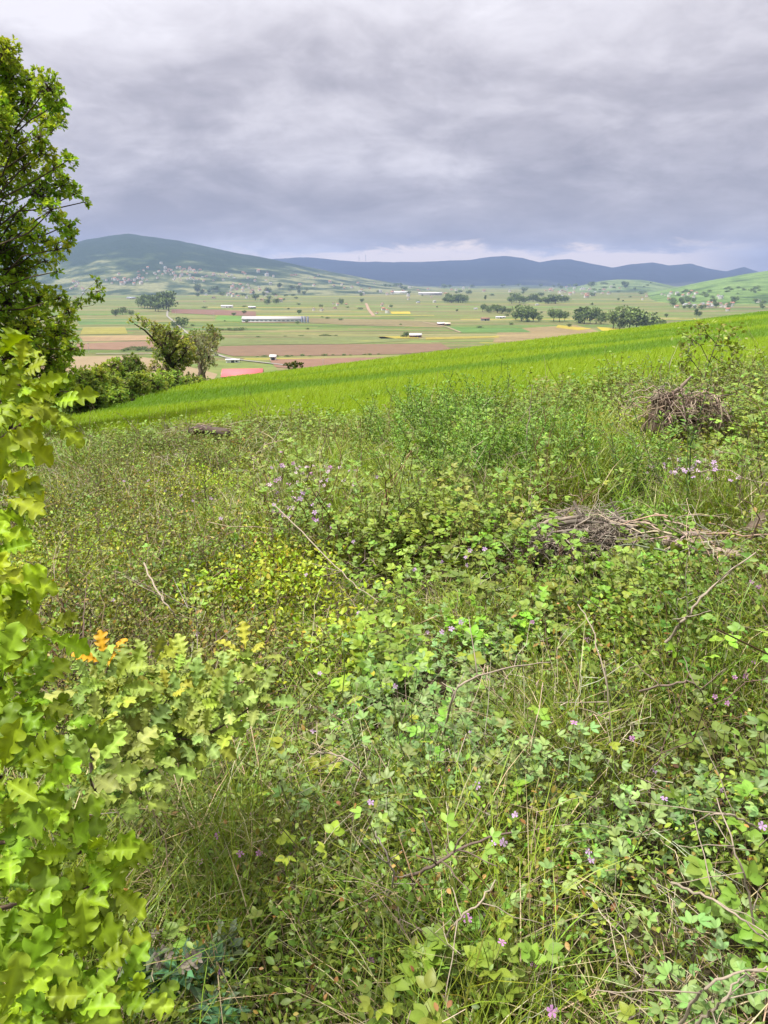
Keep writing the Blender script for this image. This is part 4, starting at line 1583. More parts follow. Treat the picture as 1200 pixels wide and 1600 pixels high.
oak = clump_plant('oak_tree', 'tall dark green oak at the left edge of the wheat rising above the hills', 'tree', OAK, 17.0, (-11.6, 17.3),   .11, (.285, .420, .042), .85, rad=.22, dy=.7)
clump_plant('oak_tree', 'low thin oak bough reaching out from behind the tall oak over the valley', 'tree', [(150, 440, 7, .7), (152, 455, 9, .8), (140, 468, 10, .9), (125, 474, 9, .8), (158, 466, 5, .6), (108, 480, 10)], 18.5, (-9.6, 18.6), .10, (.19, .31, .03), .9, rad=.05, dy=.2)

HEDGE = [([(128, 600, 20), (138, 622, 22), (120, 630, 22), (152, 632, 14)], 28, 'dark rounded bush at the near end of the hedge below the tall oak', (.070, .115, .022)),
         ([(150, 592, 16), (168, 600, 20), (160, 618, 20), (185, 622, 14)], 31, 'light green bush second from the near end of the hedge', (.120, .175, .035)),
         ([(165, 582, 12), (178, 575, 13), (158, 590, 12)], 37, 'yellowish rounded bush at the back of the hedge left of the leaning tree', (.125, .165, .03)),
         ([(195, 572, 13), (208, 566, 11), (202, 585, 15), (218, 578, 10)], 38, 'dark spreading bush in the hedge just left of the leaning tree', (.06, .09, .022)),
         ([(205, 602, 16), (222, 598, 15), (215, 615, 13), (198, 615, 13)], 35, 'leafy mid green bush in the middle of the hedge', (.105, .155, .035)),
         ([(240, 598, 14), (255, 592, 13), (250, 607, 12), (236, 610, 11)], 39, 'bright green bush in the hedge right under the leaning tree', (.120, .175, .035)),
         ([(272, 594, 13), (285, 598, 12), (265, 605, 10)], 42, 'mid green bush in the hedge right of the leaning trunk', (.105, .16, .04)),
         ([(300, 596, 12), (312, 599, 10), (293, 603, 9)], 45, 'pale green bush near the far end of the hedge', (.125, .18, .05)),
         ([(325, 600, 9), (336, 602, 6), (318, 605, 7)], 48, 'smallest bush at the far end of the hedge beside the red roof', (.11, .165, .05))]
for cl, Y, lb, cc in HEDGE:
    c0 = at_dist(cl[0][0], cl[0][1], Y)
    clump_plant('hedge_bush', lb, 'bush', cl, Y, (c0[0], Y), .15, np.array(cc) * 2.2, 3.6, fat=1.2, tmpl=T_DIA, rad=.07, group='bushes of the hedge', dy=.9)

LEAN = [(204, 499, 5, .5), (216, 496, 6, .6), (226, 505, 8, .7), (240, 512, 10, .8), (252, 520, 12), (266, 522, 13), (280, 532, 14), (268, 540, 15), (252, 540, 13, .8), (290, 546, 14), (283, 560, 14), (266, 558, 12), (296, 562, 10), (248, 556, 10, .8), (240, 530, 9, .7), (240, 574, 9, .8), (228, 582, 8, .7), (255, 578, 10, .8), (278, 576, 9)]
lt = clump_plant('leaning_tree', 'old leaning tree with crooked olive crown and dark ivy trunk behind the hedge', 'tree', LEAN, 46, (-13.2, 46), .17, (.265, .31, .085), 2.5, fat=1.15, tmpl=T_DIA, rad=.16, dy=1.0)
ai = Acc()
tp = np.array([at_dist(px, py, 45.8) for px, py in ((272, 592), (267, 575), (262, 560), (252, 545), (240, 530), (226, 516), (210, 506))])
tube(ai, tp[None], np.array([[.26, .22, .15, .10, .07, .05, .03]]), (.06, .05, .035), 7)
for fx, fy, tx, ty in ((262, 560, 280, 535), (252, 545, 262, 518), (267, 575, 290, 550), (240, 530, 236, 503)):
    L = np.array([at_dist(fx, fy, 45.8), at_dist((fx + tx) / 2 + 2, (fy + ty) / 2, 45.6), at_dist(tx, ty, 45.7)])
    tube(ai, L[None], np.array([[.10, .06, .03]]), (.06, .05, .035), 5)
n_ = 700
ta = rng.uniform(0, .30, n_) * 6
i_ = ta.astype(int)
pp = tp[i_] + (tp[i_ + 1] - tp[i_]) * (ta - i_)[:, None] + rdir(n_) * .36
place(ai, T_DIA, pp, rdir(n_), rdir(n_, .4), rnd(n_, .09, .16), vary((.045, .070, .018), n_, .25))
o = ai.build('ivy_limb', M_CROWN, lt, origin=lt.location)

GREY = [(305, 535, 9), (318, 530, 10), (330, 542, 10), (312, 548, 12), (325, 556, 11), (304, 560, 9), (318, 567, 10), (335, 530, 7, .7), (298, 548, 7, .7), (330, 568, 7, .7)]
clump_plant('willow_tree', 'grey leaved tree with pale crown right of the leaning tree', 'tree', GREY, 52, (-12.9, 52), .17, (.25, .265, .15), 3.0, fat=1.3, tmpl=T_DIAN, rad=.2, dy=1.2, stem_col=(.13, .10, .08))
clump_plant('field_tree', 'darker tree standing behind the grey leaved tree', 'tree', [(328, 519, 9), (338, 524, 8), (322, 528, 8), (333, 532, 8), (305, 524, 8), (297, 530, 8)], 66, (-16, 66), .2, (.17, .22, .07), 3.2, fat=1.35, tmpl=T_DIA, rad=.2, dy=1.5)
clump_plant('crest_bush', 'low dark bush peeping over the crest of the wheat right of the red roof', 'bush', [(448, 571, 4), (456, 569, 4), (464, 568, 4), (472, 571, 3), (460, 572, 4)], 76, (-10, 76), .25, (.08, .12, .03), 5, tmpl=T_DIA, rad=.1, dy=.6)


# sapling on the right, standing against the wheat
def sapling():
    y0 = 10.8
    b = at_dist(1098, 612, y0)
    b[2] = terr(b[0], b[1])
    t = thing('sapling', 'slender young hawthorn on the right standing up against the wheat', 'sapling', b)
    ab, af = Acc(), Acc()
    tips = [((1098, 600), (1110, 560), (1122, 530), (1128, 506)), ((1105, 575), (1122, 548), (1140, 525), (1158, 510)), ((1108, 566), (1095, 540), (1078, 528), (1062, 520)), ((1100, 590), (1085, 568), (1072, 552), (1066, 536)),
            ((1118, 540), (1135, 540), (1150, 545), (1162, 538)), ((1112, 556), (1125, 565), (1140, 572), (1152, 570)), ((1100, 598), (1080, 590), (1068, 582), (1058, 570)), ((1118, 536), (1105, 522), (1100, 512), (1092, 508))]
    for i, pts in enumerate(tips):
        P = np.array([at_dist(px, py, y0 + (rng.normal(0, .12) if j else 0)) for j, (px, py) in enumerate(pts)])
        if i in (0,):
            P = np.concatenate([[b - [0, 0, .1]], P])
        P = samp(P[None], np.linspace(0, 1, 10)[None])[0][0]
        tube(ab, P[None], ((.011 if i == 0 else .007) * np.linspace(1, .35, 10))[None], (.11, .09, .07), 4)
        n = 60
        q, tg = samp(P[None], rng.uniform(.25, 1, (1, n)) ** .7)
        q = q[0] + rng.normal(0, .045, (n, 3))
        place(af, T_OVAL, q, norm(rdir(n) + tg[0] * .5), norm(rdir(n) * .6 + [0, 0, 1.]), rnd(n, .045, .085), vary((.21, .26, .05), n, .2))
    ab.build('trunk', M_TWIG, t, origin=b)
    af.build('foliage', M_SCRUB, t, origin=b)


sapling()


# ================================================================== the young oak at the lens: lobed leaves, each rosette on its twig
def rosette(acc, ab, P, axis, size, col, m=8, tipc=None, twig_from=None, face=None):
    axis = axis / np.linalg.norm(axis)
    ref = np.array([0, 0, 1.0]) if abs(axis[2]) < .8 else np.array([1.0, 0, 0])
    u = np.cross(axis, ref)
    u /= np.linalg.norm(u)
    w = np.cross(axis, u)
    for i in range(m):
        a = i * 2.39996 + random.uniform(-.3, .3)
        lev = i / m
        rd = math.cos(a) * u + math.sin(a) * w
        d = rd * (1.15 - .75 * lev) + axis * (.15 + .85 * lev)
        d = d / np.linalg.norm(d) + np.array([0, 0, -.10])
        nn = axis * 1.0 - rd * .35 + (face if face is not None else 0) + np.array([0, 0, .35]) + rng.normal(0, .22, 3)
        c = np.asarray(col) * random.uniform(.58, 1.15) * np.array([random.uniform(.74, 1.06), 1, random.uniform(.6, 1.4)])
        if tipc is not None and lev > .45:
            c = np.asarray(tipc) * random.uniform(.85, 1.15)
        base = P - axis * (.035 * (1 - lev)) + d / np.linalg.norm(d) * .012
        place(acc, random.choice(OAKS), base[None], d[None], nn[None], size * random.uniform(.62, 1.12) * (1 - .25 * lev), c)


NEAR_OAK = [(12, 560, 1.25, .10), (48, 590, 1.2, .10), (92, 628, 1.22, .105), (20, 640, 1.2, .10), (15, 700, 1.12, .10), (38, 770, 1.10, .10), (8, 810, 1.1, .10), (22, 870, 1.06, .10), (10, 935, 1.05, .10), (72, 975, 1.15, .095),
            (30, 1000, 1.08, .09), (15, 1065, 1.0, .095), (62, 1085, 1.08, .095), (105, 1135, 1.14, .09), (40, 1150, 1.05, .09), (20, 1215, .95, .095), (62, 1250, .98, .10), (30, 1310, .96, .09), (95, 1290, 1.0, .08), (150, 1335, 1.0, .095),
            (185, 1375, 1.04, .09), (110, 1400, 1.02, .09), (30, 1420, .97, .09), (20, 1500, .93, .09), (90, 1490, .96, .095), (55, 1560, .92, .095), (150, 1520, .97, .09), (195, 1560, .97, .09), (120, 1585, .92, .09), (230, 1600, .98, .085), (20, 1600, .9, .09)]
trunk_xy = np.array([-1.15, 1.05])
root = np.array([trunk_xy[0], trunk_xy[1], float(terr(*trunk_xy)) - .05])
t = thing('oak_sapling', 'nearest young oak with big bright yellow green lobed leaves filling the left edge', 'oak', root)
ab = Acc()
TPz = np.linspace(root[2], .35, 12)
TPn = np.stack([trunk_xy[0] + .04 * np.sin(TPz * 3), trunk_xy[1] + .05 * np.cos(TPz * 2.3) - .05, TPz], -1)
tube(ab, TPn[None], np.linspace(.03, .008, 12)[None], (.11, .085, .06), 7)
ab.build('trunk', M_BARK, t, origin=root)
order = [NEAR_OAK[i:i + 3] for i in range(0, len(NEAR_OAK), 3)]
for grp in order:
    ab, af = Acc(), Acc()
    for px, py, dist, L in grp:
        rr = ray(px - (42 if 640 < py < 960 else 20), py)
        P = rr / np.linalg.norm(rr) * dist
        view = -rr / np.linalg.norm(rr)
        axis = np.array([.35, -.05, .55]) + view * .55 + rng.normal(0, .25, 3)
        z0 = np.clip(P[2] - .15 - random.uniform(0, .2), root[2] + .1, .3)
        S = TPn[np.abs(TPz - z0).argmin()]
        tt = np.linspace(0, 1, 9)[:, None]
        Lc = S * (1 - tt) + (P - .02 * axis) * tt + np.array([0, 0, -.06]) * np.sin(tt * math.pi) + rng.normal(0, .008, (9, 3)) * np.sin(tt * math.pi)
        tube(ab, Lc[None], np.linspace(.0075, .0022, 9)[None], (.14, .10, .07), 5)
        m = random.choice((8, 9, 10))
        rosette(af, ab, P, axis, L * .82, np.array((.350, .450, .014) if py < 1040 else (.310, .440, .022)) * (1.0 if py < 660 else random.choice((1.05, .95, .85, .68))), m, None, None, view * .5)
        # a second, smaller rosette lower on the same twig fills the spray
        P2 = Lc[6] + rng.normal(0, .02, 3)
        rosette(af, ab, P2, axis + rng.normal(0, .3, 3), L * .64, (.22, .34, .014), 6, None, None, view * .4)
    b = ab.build('branch', M_BARK, t, origin=root)
    af.build('foliage', M_OAK, b, smooth=True, origin=root)

SEED = [(165, 1035, 1.85, .085, 1), (205, 1062, 1.95, .085, 0), (240, 1040, 2.0, .09, 0), (292, 1042, 2.0, .085, 0), (262, 1085, 1.9, .09, 2), (250, 1122, 1.85, .085, 0), (305, 1085, 1.92, .085, 0), (345, 1062, 1.95, .08, 0),
        (385, 1022, 2.0, .085, 2), (382, 1060, 1.95, .085, 0), (402, 1090, 1.92, .085, 0), (352, 1098, 1.9, .08, 0), (200, 1105, 1.85, .085, 0), (165, 1098, 1.8, .085, 0), (148, 1065, 1.8, .08, 0), (225, 1150, 1.8, .08, 0), (285, 1140, 1.85, .08, 0), (150, 1140, 1.75, .08, 0), (140, 1210, 1.6, .085, 0), (190, 1180, 1.75, .085, 0), (240, 1190, 1.8, .08, 0), (320, 1150, 1.85, .075, 0), (360, 1130, 1.88, .075, 0), (210, 1230, 1.7, .08, 0), (275, 1060, 1.95, .085, 0), (325, 1100, 1.88, .08, 0), (180, 1070, 1.82, .085, 0)]
sp = np.array([-.86, 1.78])
root = np.array([sp[0], sp[1], float(terr(*sp)) - .03])
t = thing('oak_seedling', 'small pale green oak shrub with a few orange leaves behind the near oak', 'oak', root)
ab = Acc()
top = np.array([-.80, 1.76, -1.10])
tube(ab, np.linspace(root, top, 6)[None] + rng.normal(0, .01, (1, 6, 3)), np.linspace(.012, .006, 6)[None], (.12, .09, .07), 6)
ab.build('trunk', M_BARK, t, origin=root)
for i in range(0, len(SEED), 4):
    ab, af = Acc(), Acc()
    for px, py, dist, L, k in SEED[i:i + 4]:
        rr = ray(px, py)
        P = rr / np.linalg.norm(rr) * dist
        view = -rr / np.linalg.norm(rr)
        axis = np.array([.15, 0, .75]) + view * .35 + rng.normal(0, .22, 3)
        tt = np.linspace(0, 1, 8)[:, None]
        S = root * .35 + top * .65 if random.random() < .5 else top
        Lc = S * (1 - tt) + (P - .02 * axis) * tt + np.array([0, 0, -.04]) * np.sin(tt * math.pi)
        tube(ab, Lc[None], np.linspace(.0055, .002, 8)[None], (.12, .09, .07), 5)
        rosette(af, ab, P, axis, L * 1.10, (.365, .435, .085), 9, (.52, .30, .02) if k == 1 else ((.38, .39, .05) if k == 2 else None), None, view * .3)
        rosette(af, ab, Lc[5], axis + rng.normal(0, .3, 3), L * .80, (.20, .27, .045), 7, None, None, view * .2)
    b = ab.build('branch', M_BARK, t, origin=root)
    af.build('foliage', M_OAK, b, smooth=True, origin=root)


# ================================================================== single shrubs that stand out of the thicket
def single(name, label, cat, px, py, kind, sz, group=None, n=3, sp=.14):
    p = gpt(px, py, .18)
    b = np.array([p[0], p[1], float(terr(p[0], p[1]))])
    t = thing(name, label, cat, b, group)
    af, as_ = Acc(), Acc()
    B_ = b[None] + np.concatenate([rng.normal(0, sp, (n, 2)), np.zeros((n, 1))], 1)
    B_[:, 2] = terr(B_[:, 0], B_[:, 1])
    S_ = np.full(n, sz) * rnd(n, .8, 1.15)
    near = np.linalg.norm(b) < 4.5
    if kind == 'rose':
        shrub_small(af, as_, B_, S_, vary(C_ROSE * 1.12, n, .1), vary(C_RTIP * 1.15, n, .15), 13, 44, .019, T_OVAL, tipn=.35)
    elif kind == 'yellow':
        shrub_small(af, as_, B_, S_, vary(C_YEL * 1.1, n, .08), vary((.30, .35, .03), n, .1), 12, 46, .030, T_OVAL)
    elif kind == 'olive':
        shrub_small(af, as_, B_, S_, vary(C_OLIVE * np.array([.95, 1.05, 1.1]), n, .08), None, 11, 50, .030, T_DIA)
    elif kind == 'bright':
        trefoil(af, as_, B_, S_, vary((.20, .29, .035), n, .1), 8, 7, .043, T_BRAMBLE, (.15, .09, .05), 1.1)
    elif kind == 'lime':
        trefoil(af, as_, B_, S_, vary((.23, .36, .03), n, .08), 4, 3, .040, T_BRAMBLE, (.06, .04, .03), 1.2)
    elif kind == 'green':
        shrub_small(af, as_, B_, S_, vary((.12, .21, .028), n, .1), None, 11, 44, .024, T_OVAL)
    elif kind == 'bluegreen':
        feathery(af, as_, B_, S_, vary((.13, .20, .12), n, .1), 6, 80)
    as_.build('stem', M_TWIG, t, origin=b)
    af.build('foliage', M_SCRUB, t, origin=b)
    return t


single('spiny_shrub', 'largest yellow green shrub, a dense flat dome left of the centre of the bank', 'shrub', 450, 905, 'yellow', .50, None, 9, .26)
single('spiny_shrub', 'small yellow topped shrub near the left log at the top of the bank', 'shrub', 330, 755, 'yellow', .62, None, 3, .18)
single('wild_rose', 'rose shrub with rusty orange tips in the middle of the bank among blue green trefoils', 'shrub', 705, 1255, 'rose', .42)
single('wild_rose', 'rose shrub with orange shoot tips at lower right beside the broad trefoil patch', 'shrub', 850, 1330, 'rose', .40)
single('wild_rose', 'dense leafy rose shrub with one pinkish tip right of the lower oak leaves', 'shrub', 420, 1450, 'rose', .40, None, 4, .13)
single('wild_rose', 'low rose shrub at the bottom centre with many reddish tips', 'shrub', 660, 1540, 'rose', .36, None, 4, .14)
single('wild_rose', 'rose shrub with a pink spray just right of the small pale oak shrub', 'shrub', 360, 1250, 'rose', .40)
single('wild_rose', 'rose shrub with reddish leaves at the right below the long grey cane', 'shrub', 1085, 1150, 'rose', .42)
single('bramble_bush', 'lush bright bramble bush in front of the brush pile', 'bramble', 930, 945, 'bright', .30, None, 4, .18)
single('bramble_bush', 'bright bramble bush right of the tangled stump', 'bramble', 1150, 660, 'bright', .75, None, 8, .35)
single('bramble_bush', 'bramble bush with broad pale leaves left of the brush pile', 'bramble', 745, 860, 'bright', .55, None, 5, .2)
single('bramble_bush', 'bramble bush in the centre right under the long grass tuft', 'bramble', 610, 850, 'bright', .52, None, 5, .2)
single('bramble_bush', 'bramble bush at the rim of the wheat left of the stump', 'bramble', 900, 625, 'bright', .75, None, 7, .4)
single('bramble_bush', 'bramble bush at the bottom centre with broad fresh green leaves', 'bramble', 735, 1590, 'bright', .26, None, 2, .08)
single('bramble_bush', 'lush bramble bush in the centre between the grass tuft and the brush pile', 'bramble', 700, 820, 'bright', .60, None, 6, .25)
single('bramble_bush', 'tall bramble bush behind the feathery herbs in the upper middle of the bank', 'bramble', 780, 700, 'bright', .75, None, 6, .3)
single('bramble_bush', 'bramble bush on the right rim of the wheat under the young hawthorn', 'bramble', 1120, 615, 'bright', .75, None, 8, .4)
single('bramble_bush', 'bramble bush at the right edge under the cracked log', 'bramble', 1165, 720, 'bright', .62, None, 5, .25)
single('bramble_bush', 'bramble bush in the centre just above the blue green trefoils', 'bramble', 640, 1020, 'bright', .42, None, 4, .18)
single('leafy_shrub', 'round leaved dark green shrub between the two lower oak sprays at left', 'shrub', 270, 1270, 'green', .45, None, 5, .16)
single('leafy_shrub', 'mid green shrub at the lower left beside the dead grey leaves', 'shrub', 500, 1440, 'green', .36, None, 3, .12)
single('thistle_plant', 'blue green feathery plant at the lower left beside the dead leaves', 'plant', 315, 1500, 'bluegreen', .20, None, 2, .05)
for px, py, n_, z_, lb in [(235, 700, 7, .95, 'tallest olive green thorn bush on the left rim of the bank below the wheat'), (300, 735, 5, .8, 'olive thorn bush in front of the tallest one near the left log'),
                       (150, 730, 5, .8, 'olive thorn bush on the left rim right beside the near oak leaves'), (160, 820, 5, .75, 'thorn bush on the left slope halfway down beside the near oak'),
                       (330, 870, 4, .62, 'thorn bush left of the yellow green dome'), (500, 690, 6, .8, 'thorn bush on the rim of the wheat above the pink flower drift'),
                       (620, 660, 6, .8, 'thorn bush on the rim of the wheat in the centre'), (740, 640, 6, .8, 'thorn bush on the rim of the wheat right of centre'),
                       (930, 960, 4, .55, 'olive thorn bush below the brush pile'), (1030, 985, 4, .52, 'olive thorn bush left of the longest grey cane')]:
    single('thorn_bush', lb, 'bush', px, py, 'olive', z_, 'thorn bushes on the bank', n_, .28)
for px, py, lb in [(450, 1222, 'lime sprout of round leaves below the small pale oak shrub'), (512, 1312, 'lime sprout with two round leaves on a dark stalk, left of centre near the bottom'), (520, 1115, 'lime leaved sprout in the scrub right of the small pale oak shrub'),
                   (868, 1110, 'lime leaved sprout above the broad trefoil patch'), (570, 1075, 'small yellow green sprout on a dark stalk in the centre'), (820, 1240, 'lime sprout at the left end of the broad trefoil patch'),
                   (855, 1460, 'fresh three leaved sprout in the grass at the lower right'), (1075, 1040, 'yellow flower headed sprout under the long grey cane')]:
    single('sprout', lb, 'sprout', px, py, 'lime', .30 if py > 1200 else .42, 'lime green sprouts in the scrub', 1, .02)


# ================================================================== wood: stump, brush pile, logs, canes
def log_mesh(acc, P, R, col, sides=10, rough_=.15):
    P = np.asarray(P, float)
    K = 14
    Q = samp(P[None], np.linspace(0, 1, K)[None])[0][0]
    rr = np.interp(np.linspace(0, 1, K), np.linspace(0, 1, len(R)), R)
    T = norm(np.gradient(Q, axis=0))
    ref = np.array([0, 0, 1.0]) if abs(T[0, 2]) < .8 else np.array([1., 0, 0])
    U = norm(np.cross(T, ref))
    W = np.cross(U, T)
    a = np.arange(sides) * 2 * math.pi / sides
    rn = 1 + rough_ * (fbm(np.arange(K)[:, None] * .6 + np.zeros(sides), np.cos(a)[None] * 1.6 + 7 + np.zeros((K, 1)), random.randint(0, 99), 3) - .5) * 4
    ring = Q[:, None] + (rr[:, None] * rn)[..., None] * (np.cos(a)[None, :, None] * U[:, None] + np.sin(a)[None, :, None] * W[:, None])
    k = np.arange(K - 1)[:, None]
    s = np.arange(sides)[None]
    q = np.stack([k * sides + s, k * sides + (s + 1) % sides, (k + 1) * sides + (s + 1) % sides, (k + 1) * sides + s], -1).reshape(-1, 4)
    V = np.concatenate([ring.reshape(-1, 3), Q[:1], Q[-1:]])
    n = K * sides
    tri = [(n, (j + 1) % sides, j) for j in range(sides)] + [(n + 1, (K - 1) * sides + j, (K - 1) * sides + (j + 1) % sides) for j in range(sides)]
    C = vary(col, len(V), .12, .03)
    acc.add(V, [q, tri], C)


# stump with hanging dead vines
sb = gpt(1048, 700, .05)
sb[2] = terr(sb[0], sb[1])
st = thing('tree_stump', 'broken old stump hung with dead brown vines on the right of the bank', 'stump', sb)
a = Acc()
log_mesh(a, [sb + [-.14, .0, -.1], sb + [-.14, 0, .2], sb + [-.15, .01, .36], sb + [-.13, .02, .58]], [.20, .15, .12, .10], (.10, .075, .055), 12, .3)
log_mesh(a, [sb + [.16, .05, -.1], sb + [.15, .05, .2], sb + [.13, .04, .40]], [.17, .15, .10], (.09, .065, .05), 10, .35)
a.build('trunk', M_WOOD, st, origin=sb)
a = Acc()
log_mesh(a, [sb + [-.27, -.05, .565], sb + [-.13, -.04, .60], sb + [.10, 0, .585]], [.026, .036, .018], (.20, .165, .13), 8, .6)
log_mesh(a, [sb + [-.1, -.08, .60], sb + [0, -.1, .70], sb + [.08, -.1, .80]], [.02, .02, .008], (.25, .2, .16), 6, .2)
a.build('broken_top', M_WOOD, st, origin=sb)
a = Acc()
n = 300
b0 = sb + np.stack([rng.uniform(-.22, .50, n), rng.uniform(-.24, .10, n), rng.uniform(.40, .68, n)], -1)
b0[:, 2] -= np.clip(b0[:, 0] - sb[0] - .2, 0, 1) * .35
P = cane_curves(b0, rnd(n, 2.0, 7.4), rnd(n, .15, .62), rnd(n, -1.5, .5), rnd(n, .0, .9), 9, .07)
P[..., 2] = np.maximum(P[..., 2], terr(P[..., 0], P[..., 1]) + .01)
tube(a, P, rnd(n, .0025, .0065)[:, None] * np.linspace(1, .5, 9)[None], vary((.26, .205, .16), n, .45, .05), 4)
a.build('dead_vines', M_TWIG, st, origin=sb)

# brush pile
bp = gpt(925, 866, .02)
bp[2] = terr(bp[0], bp[1])
pile = thing('brush_pile', 'low heap of grey dead branches in the middle right of the bank', 'brush pile', bp)
sc_ = bp[1] / 4.3
n = 90
for i in range(86):
    u = rng.uniform(-.50, .46)
    hgt = .19 * max(0, 1 - (u / .46) ** 2)
    c = bp + np.array([u * .85, rng.uniform(-.16, .16), rng.uniform(.07, hgt + .11)])
    az_ = rng.normal(0, .75) + (math.pi if rng.uniform() < .5 else 0)
    L = rng.uniform(.14, .42)
    el = rng.normal(-.1 - u * math.copysign(.6, math.cos(az_)), .45)
    d = np.array([math.cos(az_) * math.cos(el), math.sin(az_) * math.cos(el), math.sin(el)])
    sag = np.array([0, 0, -.06 * L])
    a = Acc()
    pts = [c - d * L / 2 + sag, c + rng.normal(0, .012, 3), c + d * L / 2 + sag]
    r_ = rng.uniform(.003, .009) if i > 10 else rng.uniform(.010, .016)
    log_mesh(a, pts, [r_, r_ * .9, r_ * .55], np.array([.33, .285, .24]) * rng.uniform(.45, 1.0), 6, .12)
    a.build('branch', M_WOOD, pile, origin=bp)
a = Acc()
n = 700
b0 = bp + np.stack([rng.normal(0, .24, n), rng.normal(0, .12, n), np.zeros(n)], -1)
b0[:, 2] += rng.uniform(.04, .28, n) * np.clip(1 - ((b0[:, 0] - bp[0]) / .55) ** 2, .1, 1)
P = cane_curves(b0, rnd(n, 0, 6.283), rnd(n, .12, .42), rnd(n, -.4, .6), rnd(n, .1, .6), 6, .05)
tube(a, P, rnd(n, .0018, .0045)[:, None] * np.linspace(1, .5, 6)[None], vary((.27, .23, .19), n, .35, .04), 4)
o = a.build('twigs', M_TWIG, pile, origin=bp)
o['kind'] = 'stuff'
a = Acc()
for pts, r_ in [((bp + [-.40, -.06, .17], bp + [-.43, -.1, .08], bp + [-.40, -.14, -.02]), .017), ((bp + [-.30, -.1, .16], bp + [-.33, -.13, .06], bp + [-.37, -.16, -.02]), .014), ((bp + [-.42, -.04, .17], bp + [-.30, -.03, .25], bp + [-.1, 0, .27]), .014)]:
    log_mesh(a, pts, [r_, r_, r_ * .8], (.25, .21, .17), 8, .25)
a.build('crooked_root', M_WOOD, pile, origin=bp)


def fallen(name, label, pts, r, col, h=.05, extra=0):
    P = np.array([gpt(px, py, h) for px, py in pts])
    b = P[0].copy()
    t = thing(name, label, 'log' if 'log' in name else 'branch', b)
    a = Acc()
    log_mesh(a, P, [r * .9, r, r * .75], col, 9, .22)
    a.build('trunk' if 'log' in name else 'stick', M_WOOD, t, origin=b)
    if extra:
        a = Acc()
        n = extra
        c = P[rng.integers(0, len(P) - 1, n)] + rng.normal(0, 1, (n, 3)) * [.18, .08, .03] + [0, 0, .05]
        Q = cane_curves(c, rnd(n, 0, 6.283), rnd(n, .15, .45), rnd(n, -.2, .4), rnd(n, .1, .4), 6, .04)
        tube(a, Q, rnd(n, .003, .007)[:, None] * np.linspace(1, .5, 6)[None], vary((.33, .27, .21), n, .3), 4)
        a.build('twigs', M_TWIG, t, origin=b)
    return t


fallen('fallen_log', 'pale broken log half hidden in the scrub right of the brush pile', [(1040, 846), (1075, 852), (1110, 862), (1160, 868)], .034, (.30, .24, .19), .16, 40)
fallen('fallen_log', 'slim grey log lying behind the pale broken one', [(1045, 838), (1085, 835), (1115, 838)], .022, (.26, .22, .18), .18, 16)
fallen('fallen_log', 'dark rotten log lying at the edge of the wheat on the left', [(297, 675), (312, 671), (330, 672), (356, 677)], .075, (.085, .065, .055), .42, 30)
fallen('fallen_log', 'dark rotten wood at the right edge of the picture beside the bramble', [(1172, 838), (1195, 815), (1230, 800)], .06, (.12, .09, .07), .14, 20)
fallen('fallen_log', 'short dark log at the right edge below the tangled stump', [(1182, 778), (1200, 770), (1235, 768)], .07, (.11, .085, .07), .12, 10)


def smooth_line(P, n):
    P = np.concatenate([2 * P[:1] - P[1:2], P, 2 * P[-1:] - P[-2:-1]])
    k = len(P) - 3
    t = np.linspace(0, k - 1e-6, n)
    i = t.astype(int)
    f = (t - i)[:, None]
    a, b, c, d = P[i], P[i + 1], P[i + 2], P[i + 3]
    return .5 * (2 * b + (c - a) * f + (2 * a - 5 * b + 4 * c - d) * f ** 2 + (3 * b - a - 3 * c + d) * f ** 3)


def cane(label, pts, h, r=.004, col=(.33, .28, .22), side=3):
    P = np.array([gpt(px, py, hh) for (px, py), hh in zip(pts, h)])
    b = P[0].copy()
    t = thing('dead_cane', label, 'dead cane', b, 'bare dead canes in the scrub')
    Q = smooth_line(P, 18) + rng.normal(0, .0030, (18, 3)) * float(np.clip(np.linalg.norm(P, axis=1).min() / 3, .3, 1.3))
    r = r * float(np.clip(np.linalg.norm(P, axis=1).min() / 2.9, .36, .85))
    P = Q
    a = Acc()
    tube(a, Q[None], (r * np.linspace(1.1, .5, 18))[None], col, 5)
    a.build('stem', M_TWIG, t, origin=b)
    a = Acc()
    for i in range(side):
        s = Q[rng.integers(4, 14)]
        d = norm(rdir(1)[0] + [0, 0, .4])
        L = rng.uniform(.06, .2)
        pts2 = s + d[None] * (np.linspace(0, 1, 5) * L)[:, None] + rng.normal(0, .002, (5, 3))
        tube(a, pts2[None], (r * .55 * np.linspace(1, .5, 5))[None], col, 4)
    a.build('side_twig', M_TWIG, t, origin=b)


cane('longest straight grey cane slanting up to the right edge below the logs', [(1040, 1003), (1075, 960), (1115, 915), (1180, 862)], (.30, .42, .50, .55), .0062)
cane('arching grey cane over the centre, bending right above the trefoils', [(690, 1170), (700, 1110), (715, 1075), (750, 1055), (800, 1042), (860, 1035)], (.10, .34, .44, .46, .44, .38), .0052)
cane('thin upright grey cane in the dry tangle right of centre', [(960, 1200), (955, 1120), (945, 1060), (925, 980), (905, 945)], (.05, .25, .38, .50, .52), .0042)
cane('forked grey cane at the bottom right running down to the corner', [(1060, 1600), (1100, 1545), (1150, 1520), (1200, 1512)], (.18, .30, .34, .34), .0055)
cane('pale cane crossing the bottom right corner', [(1090, 1600), (1130, 1560), (1165, 1520)], (.2, .30, .33), .0048)
cane('pale bent cane lying over the grass at the bottom centre right', [(680, 1490), (715, 1440), (745, 1415), (775, 1375)], (.15, .28, .32, .34), .0048)
cane('dark gnarled branch lying left to right below the middle', [(630, 1372), (680, 1350), (730, 1322), (800, 1300)], (.22, .3, .34, .34), .0065, (.16, .12, .10), 6)
